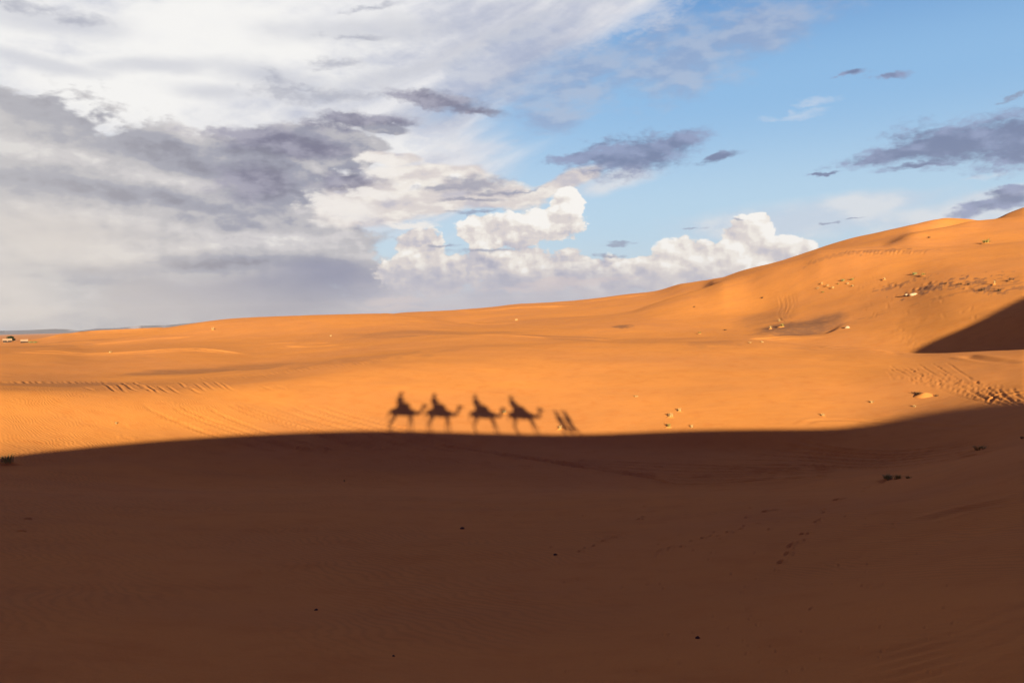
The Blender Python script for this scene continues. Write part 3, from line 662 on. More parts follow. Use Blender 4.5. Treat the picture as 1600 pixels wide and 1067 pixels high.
def build_ground():
    nv = nA * nD
    co = np.empty((nv, 3), np.float32); co[:, 0] = X.ravel(); co[:, 1] = Y.ravel(); co[:, 2] = Z.ravel()
    i, j = np.meshgrid(np.arange(nA - 1), np.arange(nD - 1), indexing='ij')
    v0 = (i * nD + j).ravel(); q = np.stack([v0, v0 + 1, v0 + nD + 1, v0 + nD], 1)[:, ::-1]
    q = q[:, ::-1]
    me = bpy.data.meshes.new('ground')
    me.vertices.add(nv + 1)
    allco = np.vstack([co, [[0, 0, -1.62]]]).astype(np.float32)
    me.vertices.foreach_set('co', allco.ravel())
    ci = np.arange(nA - 1) * nD; tri = np.stack([np.full(nA - 1, nv), ci, ci + nD], 1)
    nq, nt = len(q), len(tri)
    me.loops.add(nq * 4 + nt * 3)
    me.loops.foreach_set('vertex_index', np.concatenate([q.ravel(), tri.ravel()]).astype(np.int32))
    me.polygons.add(nq + nt)
    me.polygons.foreach_set('loop_start', np.concatenate([np.arange(nq) * 4, nq * 4 + np.arange(nt) * 3]).astype(np.int32))
    me.polygons.foreach_set('use_smooth', np.ones(nq + nt, bool))
    me.update(calc_edges=True)
    at = me.attributes.new('coarse_shade', 'FLOAT', 'POINT'); at.data.foreach_set('value', np.append(COARSE_SHADE.ravel(), 0).astype(np.float32))
    o = bpy.data.objects.new('ground', me); COL.objects.link(o)
    n = me.polygons[nq // 2].normal
    if n.z < 0: me.flip_normals()
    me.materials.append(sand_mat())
    return tag(o, 'orange sand dunes running from the shaded near slope to the skyline', None, None, 'structure')

def sand_mat():
    m = bpy.data.materials.new('sand'); m.use_nodes = True; t = m.node_tree; b = NB(t)
    p = t.nodes['Principled BSDF']; p.inputs['Roughness'].default_value = 1.0
    p.inputs['Specular IOR Level'].default_value = 0.05
    p.inputs['Diffuse Roughness'].default_value = 0.16
    tc = t.nodes.new('ShaderNodeTexCoord').outputs['Object']
    n1 = b.noise(tc, 0.035, 5, 0.55, 0.6); n2 = b.noise(tc, 0.9, 6, 0.6); n3 = b.noise(tc, 40, 3, 0.7)
    c = b.mix(b.step(n1, 0.35, 0.7), lin((210, 138, 67)), lin((201, 133, 73)))
    c = b.mix(b.mul(b.step(n2, 0.45, 0.75), 0.35), c, lin((190, 112, 50)))
    c = b.mix(b.mul(b.step(n3, 0.4, 0.7), 0.12), c, lin((150, 92, 50)))
    # wind ripples and grain
    warp = b.vm('ADD', tc, b.vm('SCALE', b.noise(tc, 0.35, 3, 0.5, col=True), scale=1.6))
    w = t.nodes.new('ShaderNodeTexWave'); w.wave_type = 'BANDS'; w.bands_direction = 'DIAGONAL'
    b._in(w.inputs['Vector'], warp); w.inputs['Scale'].default_value = 2.2; w.inputs['Distortion'].default_value = 3.0
    w.inputs['Detail'].default_value = 2
    rip = b.mul(b.mul(b.m('POWER', w.outputs['Fac'], 2.0), b.step(b.noise(tc, 0.16, 3, 0.5), 0.38, 0.62)), 0.22)
    c = b.mix(rip, c, lin((150, 98, 54)))
    c = b.mix(b.step(b.noise(b.vm('MULTIPLY', tc, (0.25, 0.8, 0.5)), 0.35, 6, 0.6), 0.42, 0.72, 0, 0.22), c, lin((176, 118, 70)))
    ca = t.nodes.new('ShaderNodeAttribute'); ca.attribute_name = 'coarse_shade'
    c = b.mix(b.mul(ca.outputs['Fac'], b.step(b.noise(b.vm('MULTIPLY', tc, (1.0, 0.5, 1.0)), 1.1, 5, 0.65), 0.25, 0.55, 0.55, 1.0)), c, lin((122, 88, 66)))  # grey brown grains, plus the shade painted into the hollow
    b._in(p.inputs['Base Color'], c)
    hgt = b.add(b.mul(b.mul(w.outputs['Fac'], b.step(b.noise(tc, 0.12, 3, 0.5), 0.4, 0.65)), 0.010), b.mul(b.noise(tc, 9, 5, 0.6), 0.012))
    bn = t.nodes.new('ShaderNodeBump'); bn.inputs['Strength'].default_value = 0.8; bn.inputs['Distance'].default_value = 1.0
    hgt = b.add(hgt, b.mul(b.noise(b.vm('MULTIPLY', tc, (0.6, 1.4, 1.0)), 1.3, 4, 0.6), 0.03))
    b._in(bn.inputs['Height'], hgt); t.links.new(bn.outputs[0], p.inputs['Normal'])
    return m
build_ground()
#OBJECTS
# ------------------------------------------------------------------ far plateau
def build_plateau():
    ks = [(-300, 521), (0, 517), (40, 516), (85, 514), (105, 514.5), (122, 517), (150, 513.5), (185, 512.5), (220, 509), (260, 508), (300, 504.5), (380, 499), (430, 497), (560, 492), (680, 487.2), (760, 486), (900, 484), (1200, 478)]
    a = np.array([azel(*k)[0] for k in ks]); n = 500
    A = np.linspace(a[0], a[-1], n); rows = []
    for t, (D, fr) in enumerate([(10800, 0.0), (11300, 0.35), (11700, 0.62), (11900, 0.97), (12300, 1.0), (13200, 0.98), (14000, 0.0)]):
        row = []
        for i, q in enumerate(A):
            px = np.interp(q, a, [k[0] for k in ks]); py = np.interp(px, [k[0] for k in ks], [k[1] for k in ks])
            top = zs(px, py, 12300) ; h = top + 18
            jag = float(vnoise(np.array(i / 9.0), np.array(t * 1.3), 71)) + 0.5 * float(vnoise(np.array(i / 3.0), np.array(t * 2.3), 72))
            zz = -18 + h * fr + (jag * 9 if 0 < fr < 0.95 else jag * 2 if fr > 0 else -6)
            Dn = D + 260 * jag
            row.append((Dn * math.sin(R(q)), Dn * math.cos(R(q)), zz))
        rows.append(row)
    V = [p for r in rows for p in r]; m = len(rows)
    F = [(t * n + i, t * n + i + 1, (t + 1) * n + i + 1, (t + 1) * n + i) for t in range(m - 1) for i in range(n - 1)]
    F = [f[::-1] for f in F]
    mat = simple_mat('plateau_rock', lin((80, 76, 88)), lin((104, 96, 106)), 0.0022, 1.0)
    o = mesh_obj('hills', V, F, mat, smooth=True)
    tag(o, 'long low blue grey plateau along the far horizon on the left', kind='structure')
build_plateau()

# ------------------------------------------------------------------ plants
M_green = simple_mat('green_stems', lin((122, 126, 74)), lin((150, 142, 90)), 4.0, 0.8)
M_olive = simple_mat('olive_stems', lin((122, 110, 54)), lin((150, 132, 70)), 4.0, 0.8)
M_straw = simple_mat('straw_stems', lin((170, 140, 88)), lin((196, 164, 110)), 4.0, 0.8)
M_dry = simple_mat('dead_stems', lin((78, 56, 36)), lin((100, 74, 46)), 4.0, 0.9)
M_dark = simple_mat('dark_leaves', lin((28, 40, 22)), lin((48, 60, 32)), 1.2, 0.8)
M_bark = simple_mat('bark', lin((92, 70, 50)), lin((120, 94, 68)), 3.0, 0.95, 0.4)
M_sandm = bpy.data.materials['sand']

def tuft_mesh(w, h, n, seed, lean=(0, 0)):
    r = random.Random(seed); V = []; F = []
    for k in range(n):
        a = r.uniform(0, 2 * math.pi); q = math.sqrt(r.random()) * 0.28 * w
        bx, by = q * math.cos(a), q * math.sin(a)
        out = r.uniform(0.3, 1.0); L = h * r.uniform(0.55, 1.05)
        tx = bx + math.cos(a) * out * 0.42 * w + lean[0] * L; ty = by + math.sin(a) * out * 0.42 * w + lean[1] * L
        mx, my = bx + (tx - bx) * 0.35, by + (ty - by) * 0.35
        t = r.uniform(0.018, 0.038) * max(w, h) * 0.9; pa = a + math.pi / 2 + r.uniform(-0.8, 0.8); ux, uy = math.cos(pa) * t, math.sin(pa) * t
        i = len(V)
        drop = r.uniform(0.65, 1.0)
        V += [(bx - ux, by - uy, -0.12 * h), (bx + ux, by + uy, -0.12 * h), (mx + ux * 0.8, my + uy * 0.8, L * 0.62), (mx - ux * 0.8, my - uy * 0.8, L * 0.62),
              (tx, ty, L * drop)]
        F += [(i, i + 1, i + 2, i + 3), (i + 3, i + 2, i + 4)]
        if k % 3 == 0:   # side shoots
            j = len(V); s = r.uniform(0.3, 0.7); cx, cy, cz = bx + (mx - bx) * s, by + (my - by) * s, L * 0.62 * s
            b2 = a + r.uniform(-1.4, 1.4); e = (cx + math.cos(b2) * 0.2 * w, cy + math.sin(b2) * 0.2 * w, cz + 0.25 * h)
            V += [(cx - ux * .6, cy - uy * .6, cz), (cx + ux * .6, cy + uy * .6, cz), e]; F += [(j, j + 1, j + 2)]
    return V, F
def mound_mesh(w, h, seed):
    r = random.Random(seed); V = [(0, 0, h)]; F = []; n = 16; m = 5
    ph = [r.uniform(0, 6.28) for _ in range(3)]
    for i in range(1, m + 1):
        for j in range(n):
            a = j * 2 * math.pi / n; q = i / m * w * 0.5 * (1 + 0.18 * math.sin(2 * a + ph[0]) + 0.1 * math.sin(3 * a + ph[1]))
            V.append((q * math.cos(a) * 1.25, q * math.sin(a), h * (math.cos(i / m * math.pi) * 0.5 + 0.5) - (0.25 * h if i == m else 0)))
    for j in range(n): F.append((0, 1 + j, 1 + (j + 1) % n))
    for i in range(m - 1):
        for j in range(n):
            A = 1 + i * n; F.append((A + j, A + n + j, A + n + (j + 1) % n, A + (j + 1) % n))
    return V, F
def stone_mesh(w, h, d, seed):
    bm = bmesh.new(); bmesh.ops.create_icosphere(bm, subdivisions=3, radius=0.5); r = random.Random(seed); o = r.uniform(0, 50)
    for v in bm.verts:
        c = v.co; k = 1 + 0.22 * float(vnoise(np.array(c.x * 3 + o), np.array(c.y * 3 + c.z * 4 + o), 5)) + 0.1 * float(vnoise(np.array(c.x * 8 + o), np.array(c.y * 8 - c.z * 7), 6))
        v.co = Vector((c.x * k * w, c.y * k * d, max(c.z * k, -0.25) * h))
    me = bpy.data.meshes.new('stone'); bm.to_mesh(me); bm.free()
    me.polygons.foreach_set('use_smooth', [True] * len(me.polygons)); return me

PLANTS = [  # photo x, photo y of the foot, width in photo px, height px, material, mound?, label, name, category, group
 (1541, 381, 14, 6, 'olive', 1, 'yellow green desert bush on the high terrace near the right edge', 'desert_bush', 'bush', None),
 (1429, 429, 10, 4, 'green', 0, 'green shrub, left one of the close pair above the pale rock', 'desert_shrub', 'shrub', 'shrubs on the big right hand dune'),
 (1443, 431, 9, 4, 'olive', 1, 'straw topped shrub, right one of the close pair above the pale rock', 'desert_shrub', 'shrub', 'shrubs on the big right hand dune'),
 (1317, 439, 8, 4, 'green', 0, 'green tuft on the dune slope, upper left of a square of four tufts', 'grass_tuft', 'grass tuft', 'tufts in the loose square on the big dune'),
 (1331, 437.5, 8, 4, 'olive', 0, 'olive tuft on the dune slope, upper right of a square of four tufts', 'grass_tuft', 'grass tuft', 'tufts in the loose square on the big dune'),
 (1324, 443.5, 6, 3, 'straw', 0, 'pale tuft in the middle of the loose square of tufts on the dune', 'grass_tuft', 'grass tuft', 'tufts in the loose square on the big dune'),
 (1332, 447.5, 7, 3, 'straw', 0, 'pale tuft at the lower right of the loose square of tufts', 'grass_tuft', 'grass tuft', 'tufts in the loose square on the big dune'),
 (1284, 444, 5, 3, 'straw', 1, 'topmost pale tuft of the five leftmost on the big dune face', 'grass_tuft', 'grass tuft', 'five straw tufts at the left of the big dune face'),
 (1293, 447.5, 6, 3, 'straw', 1, 'straw tuft in the centre of the five leftmost on the big dune face', 'grass_tuft', 'grass tuft', 'five straw tufts at the left of the big dune face'),
 (1301, 450.5, 6, 3, 'straw', 1, 'straw tuft at the right of the five leftmost on the big dune face', 'grass_tuft', 'grass tuft', 'five straw tufts at the left of the big dune face'),
 (1278, 451, 6, 3, 'straw', 0, 'straw tuft at the left of the five leftmost on the big dune face', 'grass_tuft', 'grass tuft', 'five straw tufts at the left of the big dune face'),
 (1286, 457, 6, 2.5, 'olive', 0, 'lowest straw tuft of the five leftmost on the big dune face', 'grass_tuft', 'grass tuft', 'five straw tufts at the left of the big dune face'),
 (1382, 437.5, 5, 3.5, 'straw', 1, 'lone pale tuft on the big dune between the tuft square and the pale rock', 'grass_tuft', 'grass tuft', None),
 (1452, 372, 6, 3, 'dry', 0, 'small dark dead shrub on the upper dune above the terrace', 'dead_shrub', 'dead shrub', None),
 (1554, 444.5, 4, 5, 'straw', 1, 'upright pale tuft near the right edge above the dark shadow', 'grass_tuft', 'grass tuft', None),
 (1580, 439, 9, 4, 'dry', 1, 'rightmost grey brown shrub on the big dune face', 'dead_shrub', 'dead shrub', None),
 (1561, 455, 8, 5, 'dry', 0, 'slanting brown shrub just above the right hand shadow', 'dead_shrub', 'dead shrub', None),
 (1535, 454, 9, 5, 'dry', 0, 'brown dead shrub in trampled sand right of the pale rock', 'dead_shrub', 'dead shrub', None),
 (1513, 445, 6, 3, 'dry', 0, 'small brown shrub, rightmost in the row of dark shrubs on the dune', 'dead_shrub', 'dead shrub', 'row of low dark shrubs on the big dune'),
 (1500, 445, 8, 4, 'dry', 0, 'widest brown shrub in the row of dark shrubs on the dune', 'dead_shrub', 'dead shrub', 'row of low dark shrubs on the big dune'),
 (1478, 443.5, 6, 3, 'dry', 0, 'small brown shrub, leftmost in the row of dark shrubs on the dune', 'dead_shrub', 'dead shrub', 'row of low dark shrubs on the big dune'),
 (1222, 511, 10, 5, 'olive', 1, 'yellow green tuft in the grey hollow at the foot of the big dune', 'grass_tuft', 'grass tuft', 'tufts in the hollow at the dune foot'),
 (1204, 514, 6, 5, 'straw', 1, 'pale upright tuft left of the yellow green one in the hollow', 'grass_tuft', 'grass tuft', 'tufts in the hollow at the dune foot'),
 (1218, 502, 5, 4, 'straw', 0, 'small pale tuft just above the yellow green one in the hollow', 'grass_tuft', 'grass tuft', 'tufts in the hollow at the dune foot'),
 (1093, 522, 7, 4, 'olive', 1, 'small yellowish tuft at the left foot of the big dune', 'grass_tuft', 'grass tuft', None),
 (1133, 516, 7, 2.5, 'dry', 0, 'flat brown scrub left of the grey hollow', 'dead_shrub', 'dead shrub', None),
 (1191, 466, 5, 3, 'dry', 0, 'tiny brown shrub high on the left flank of the big dune', 'dead_shrub', 'dead shrub', None),
 (1085, 480, 5, 2.5, 'dry', 0, 'tiny brown shrub just under the dark back slope of the dune', 'dead_shrub', 'dead shrub', None),
 (807, 501, 8, 3, 'straw', 1, 'pale tuft on the far dunes near the middle of the view', 'grass_tuft', 'grass tuft', None),
 (333, 516, 6, 4, 'straw', 1, 'lone pale tuft on the rounded far dune at the left', 'grass_tuft', 'grass tuft', None),
 (517, 525.5, 5, 3, 'straw', 0, 'tiny pale tuft on the far orange dune left of the centre', 'grass_tuft', 'grass tuft', None),
 (172, 551, 6, 3, 'straw', 0, 'small pale tuft on the dark crest line at the far left', 'grass_tuft', 'grass tuft', None),
 (1172, 536, 7, 3, 'straw', 0, 'pale tuft on the middle crest, left of the two below the hollow', 'grass_tuft', 'grass tuft', 'tufts on the middle crest'),
 (1191, 535, 7, 3, 'straw', 0, 'pale tuft on the middle crest, right of the two below the hollow', 'grass_tuft', 'grass tuft', 'tufts on the middle crest'),
 (1048, 651.5, 11, 6, 'straw', 1, 'middle and largest tuft of the four right of the walkers\' shadows', 'grass_tuft', 'grass tuft', 'four tufts at the shadow edge'),
 (1062, 643, 9, 5, 'straw', 1, 'uppermost tuft of the four right of the walkers\' shadows', 'grass_tuft', 'grass tuft', 'four tufts at the shadow edge'),
 (1045, 667.5, 9, 6, 'olive', 1, 'darker tuft nearest the shadow edge, lower left of the four', 'grass_tuft', 'grass tuft', 'four tufts at the shadow edge'),
 (1081, 667.5, 7, 5, 'straw', 0, 'lower right tuft of the four by the shadow edge', 'grass_tuft', 'grass tuft', 'four tufts at the shadow edge'),
 (788, 646, 9, 6, 'straw', 1, 'pale tuft in front of the nose of the third camel shadow', 'grass_tuft', 'grass tuft', None),
 (875, 670.5, 9, 6, 'straw', 1, 'pale tuft at the foot of the two walking shadows', 'grass_tuft', 'grass tuft', None),
 (994, 619.5, 10, 2, 'straw', 0, 'faint flat straw wisp high on the smooth sunlit slope', 'grass_tuft', 'grass tuft', None),
 (181, 662, 5, 4, 'straw', 0, 'small straw tuft alone on the left sunlit slope', 'grass_tuft', 'grass tuft', None),
 (1286, 650, 7, 4, 'straw', 1, 'straw tuft just above the curved lip of lit sand', 'grass_tuft', 'grass tuft', None),
 (1434, 616, 12, 5, 'dry', 0, 'dark grey green tuft against the pale mound by the wheel tracks', 'grass_tuft', 'grass tuft', None),
 (1429, 635.5, 7, 3, 'straw', 0, 'small tuft between the pale mound and the shadow edge', 'grass_tuft', 'grass tuft', None),
 (1464, 619, 6, 3.5, 'dry', 0, 'small brown tuft right of the pale mound by the tracks', 'grass_tuft', 'grass tuft', None),
 (1362, 629, 9, 4, 'straw', 0, 'pale scuffed tuft left of the mound by the wheel tracks', 'grass_tuft', 'grass tuft', None),
 (1387, 750, 22, 8, 'green', 1, 'grey green bush in the shade on the crest of the near shoulder', 'desert_bush', 'bush', 'bushes along the shaded shoulder'),
 (1403, 748, 16, 7, 'olive', 0, 'thin olive bush in the shade touching the larger one', 'desert_bush', 'bush', 'bushes along the shaded shoulder'),
 (1420, 747, 12, 4, 'olive', 0, 'low sparse bush at the right end of the shaded shoulder trio', 'desert_bush', 'bush', 'bushes along the shaded shoulder'),
 (1531, 702, 22, 6, 'olive', 0, 'wide sparse grass clump in the shade near the right edge', 'grass_tuft', 'grass tuft', None),
 (1597, 685, 8, 4, 'dry', 0, 'dark tuft in the shade cut by the right edge', 'grass_tuft', 'grass tuft', None),
 (13, 726, 20, 12, 'green', 1, 'dark green bush half in shadow at the left edge', 'desert_bush', 'bush', None),
 (4, 722, 8, 10, 'straw', 0, 'pale straw clump beside the dark bush at the left edge', 'grass_tuft', 'grass tuft', None),
 (538, 752, 4, 4, 'straw', 0, 'tiny straw sprig standing alone in the left part of the shade', 'grass_tuft', 'grass tuft', None),
 (1310, 444, 4, 2.5, 'olive', 0, 'tiny olive tuft between the five straw tufts and the square of four', 'grass_tuft', 'grass tuft', None),
]
MM = dict(green=M_green, olive=M_olive, straw=M_straw, dry=M_dry)
for s_, (px, py, w, h, mk, md, lab, nm, cat, grp) in enumerate(PLANTS):
    P = hit(px, py)
    if P is None: print('missed', px, py); continue
    D = math.hypot(P[0], P[1]); q = D / FPX; W, H = w * q, h * q * 1.15
    g = ground_z(P[0], P[1])
    root = empty(nm, (P[0], P[1], g - 0.02 * W))
    tag(root, lab, cat, grp)
    V, F = tuft_mesh(W * 0.95, H, 46 if w > 9 else 34, 100 + s_)
    base = 0.0
    if md:
        MV, MF = mound_mesh(W * 1.15, H * 0.32, s_)
        mesh_obj('sand_mound', MV, MF, M_sandm, root, True); base = H * 0.2
    V = [(a, c, e + base) for a, c, e in V]
    mesh_obj('stems', V, F, MM[mk], root)

# ------------------------------------------------------------------ stones
M_pale = simple_mat('pale_rock', lin((168, 142, 110)), lin((190, 164, 132)), 2.0, 0.9, 0.3)
M_stone = simple_mat('dark_stone', lin((60, 46, 40)), lin((92, 70, 56)), 8.0, 0.9, 0.3)
STONES = [
 (722, 826, 7, 5, M_stone, 'largest dark stone lying alone in the shaded foreground', 'stone', 'stone'),
 (867.5, 867, 6, 5, M_stone, 'dark stone in the shade left of the line of footprints', 'stone', 'stone'),
 (494, 953, 5, 4, M_stone, 'small dark pebble low in the left of the shaded sand', 'pebble', 'pebble'),
 (615, 1025, 4, 4, M_stone, 'tiny dark pebble near the bottom edge left of the middle', 'pebble', 'pebble'),
 (1090, 997, 7, 6, M_stone, 'dark stone near the bottom edge right of the middle', 'stone', 'stone'),
 (1324, 512.5, 7, 5, M_pale, 'whitish stone at the foot of the big dune with a long shadow', 'stone', 'stone'),
]
for s_, (px, py, w, h, mt, lab, nm, cat) in enumerate(STONES):
    P = hit(px, py); q = math.hypot(P[0], P[1]) / FPX
    me = stone_mesh(w * q, h * q, w * q * 0.8, s_); me.materials.append(mt); me.name = nm
    o = bpy.data.objects.new(nm, me); COL.objects.link(o); o.location = (P[0], P[1], ground_z(P[0], P[1]) + 0.12 * h * q)
    tag(o, lab, cat)
# pale half buried rock slab with a hollow beside it, on the big slope
P = hit(1427, 461); q = math.hypot(P[0], P[1]) / FPX
root = empty('rock_outcrop', (P[0], P[1], ground_z(P[0], P[1]))); tag(root, 'pale half buried rock slab with a dark hollow on its left, on the big dune', 'rock')
for k, (dx, w, h, d, nm) in enumerate([(0.0, 12, 5.5, 8, 'slab'), (-6.5, 5, 3.6, 5, 'boulder'), (7.5, 5, 3.2, 4, 'boulder')]):
    me = stone_mesh(w * q, h * q, d * q, 40 + k); me.name = nm; me.materials.append(M_pale if k != 2 else M_sandm)
    o = bpy.data.objects.new(nm, me); COL.objects.link(o); o.parent = root; o.location = (dx * q, (0.8 if k == 1 else 0), 0.10 * h * q)
    o.rotation_euler = (0, R(-8 if k == 0 else 10), R(12 * k))
# pale wind heaped mound by the wheel tracks
P = hit(1446, 618); q = math.hypot(P[0], P[1]) / FPX
MV, MF = mound_mesh(26 * q, 5.5 * q, 9)
o = mesh_obj('sand_heap', MV, MF, M_sandm, None, True); o.location = (P[0], P[1], ground_z(P[0], P[1]) - 0.05); tag(o, 'small pale wind heaped sand mound beside the wheel tracks on the right', 'sand mound')

# ------------------------------------------------------------------ far camp on the plain
M_wall = simple_mat('plaster', lin((146, 116, 92)), lin((160, 130, 104)), 0.8, 0.95)
M_hole = simple_mat('opening', lin((50, 40, 36)), lin((60, 48, 42)), 1.0)
def box(name, x0, x1, y0, y1, z0, z1, mat, parent):
    V = [(x, y, z) for z in (z0, z1) for y in (y0, y1) for x in (x0, x1)]
    F = [(0, 2, 3, 1), (4, 5, 7, 6), (0, 1, 5, 4), (1, 3, 7, 5), (3, 2, 6, 7), (2, 0, 4, 6)]
    return mesh_obj(name, V, F, mat, parent)
def house(px, py, wpx, hpx, lab):
    P = hit(px, py); D = math.hypot(P[0], P[1]); q = D / FPX; w, h = wpx * q / 2, hpx * q
    root = empty('mud_house', (P[0], P[1], ground_z(P[0], P[1]) - 0.3), -math.atan2(P[0], P[1])); tag(root, lab, 'house', 'houses on the far plain')
    box('wall', -w, w, -w * 0.6, w * 0.6, 0, h, M_wall, root)
    box('parapet', -w - 0.15, w + 0.15, -w * 0.6 - 0.15, w * 0.6 + 0.15, h + 0.003, h + 0.5, M_wall, root)
    box('door', -0.6, 0.6, -w * 0.6 - 0.06, -w * 0.6 - 0.004, 0.3, min(2.4, h * 0.7), M_hole, root)
    for sx in (-0.6, 0.6): box('window', sx * w - 0.4, sx * w + 0.4, -w * 0.6 - 0.05, -w * 0.6 - 0.004, h * 0.45, h * 0.45 + 0.8, M_hole, root)
house(11.5, 535, 9, 4, 'cream mud house under the dark tree at the far left')
house(38, 535.5, 7, 3.5, 'smaller cream mud house alone right of the dark tree')
def tree(px, py, hpx, wpx, lab, seed, mat, nm='tree', cat='tree', group=None, dy=0):
    P = hit(px, py); D = math.hypot(P[0], P[1]); q = D / FPX; H, W = hpx * q, wpx * q; r = random.Random(seed)
    P = P * (1 + dy / D)
    root = empty(nm, (P[0], P[1], ground_z(P[0], P[1]) - 0.2)); tag(root, lab, cat, group)
    V = []; F = []
    for k in range(1 if H > 4 else 3):
        a = r.uniform(0, 6.28); pts = [(0, 0, 0, .05 * H), (0.04 * H * math.cos(a), .04 * H * math.sin(a), .3 * H, .035 * H), (.1 * H * math.cos(a), .1 * H * math.sin(a), .65 * H, .02 * H)]
        i0 = len(V)
        for x, y, z, rr in pts:
            for j in range(6): V.append((x + rr * math.cos(j * 1.047), y + rr * math.sin(j * 1.047), z))
        for s in range(2):
            for j in range(6): F.append((i0 + s * 6 + j, i0 + s * 6 + (j + 1) % 6, i0 + s * 6 + 6 + (j + 1) % 6, i0 + s * 6 + 6 + j))
    mesh_obj('trunk', V, F, M_bark, root, True)
    V = []; F = []
    cl = [(r.uniform(-.33, .33) * W, r.uniform(-.33, .33) * W, H * r.uniform(.42, .8), r.uniform(.16, .27) * W) for _ in range(12)]
    for cx, cy, cz, cr in cl:
        for _ in range(90):
            a = r.uniform(0, 6.28); u = r.uniform(-1, 1); s = math.sqrt(1 - u * u); rr = cr * r.uniform(.5, 1.05)
            c = Vector((cx + rr * s * math.cos(a), cy + rr * s * math.sin(a), cz + rr * u * 0.7))
            t = Vector((r.uniform(-1, 1), r.uniform(-1, 1), r.uniform(-1, 1))).normalized(); n = t.cross(Vector((r.uniform(-1, 1), r.uniform(-1, 1), 1))).normalized()
            L = 0.055 * W; i = len(V); V += [tuple(c - t * L), tuple(c + n * L * .7), tuple(c + t * L), tuple(c - n * L * .7)]; F.append((i, i + 1, i + 2, i + 3))
    mesh_obj('crown', V, F, mat, root)
tree(16, 535, 9.5, 12, 'dark green tree standing over the cream house at the far left', 3, M_dark, dy=8)
for k, (px, w, lab) in enumerate([(48, 6, 'low grey green bush right of the smaller far house'), (55, 5, 'rightmost low bush on the far plain at the left')]):
    tree(px, 535.5, 3, w, lab, 20 + k, M_green, 'desert_bush', 'bush', 'bushes on the far plain')

# ------------------------------------------------------------------ camels, riders and walkers on the crest behind the viewer
DG = None
def skinned(name, chains, mat, parent=None, sub=2, root=0):
    """grow one continuous surface over a skeleton; chains: lists of (x, y, z, r) sharing joints by position"""
    V = []; E = []; RR = []; idx = {}
    def vid(p):
        k = (round(p[0], 4), round(p[1], 4), round(p[2], 4))
        if k not in idx: idx[k] = len(V); V.append(p[:3]); RR.append(p[3])
        return idx[k]
    for ch in chains:
        ids = [vid(p) for p in ch]
        E += [(a, c) for a, c in zip(ids[:-1], ids[1:]) if a != c]
    me = bpy.data.meshes.new(name + '_skeleton'); me.from_pydata(V, E, []); me.update()
    o = bpy.data.objects.new(name, me); COL.objects.link(o)
    o.modifiers.new('skin', 'SKIN'); s = o.modifiers.new('sub', 'SUBSURF'); s.levels = s.render_levels = sub
    if not me.skin_vertices:
        bpy.context.view_layer.objects.active = o
        bpy.ops.mesh.customdata_skin_add()
    for i, sv in enumerate(me.skin_vertices[0].data): sv.radius = (RR[i], RR[i]); sv.use_root = (i == root)
    bpy.context.view_layer.update()
    nm = bpy.data.meshes.new_from_object(o.evaluated_get(bpy.context.evaluated_depsgraph_get()))
    o.modifiers.clear(); o.data = nm; nm.name = name; bpy.data.meshes.remove(me)
    nm.polygons.foreach_set('use_smooth', [True] * len(nm.polygons)); nm.materials.clear(); nm.materials.append(mat)
    if parent: o.parent = parent
    return o
M_fur = simple_mat('camel_hair', lin((176, 138, 92)), lin((206, 170, 122)), 9.0, 0.95, 0.3)
M_blanket = simple_mat('woven_blanket', lin((140, 46, 38)), lin((176, 120, 60)), 14.0, 0.95, 0.3)
M_skin = simple_mat('skin', lin((150, 104, 76)), lin((164, 116, 86)), 8.0, 0.6)
M_blue = simple_mat('blue_cotton', lin((40, 66, 120)), lin((52, 80, 138)), 10.0, 0.9, 0.2)
M_white = simple_mat('white_cotton', lin((206, 200, 188)), lin((222, 216, 206)), 10.0, 0.9, 0.2)
M_sandc = simple_mat('tan_cotton', lin((150, 128, 96)), lin((170, 146, 110)), 10.0, 0.9, 0.2)
M_wood = simple_mat('wood', lin((96, 66, 42)), lin((122, 86, 56)), 20.0, 0.7)

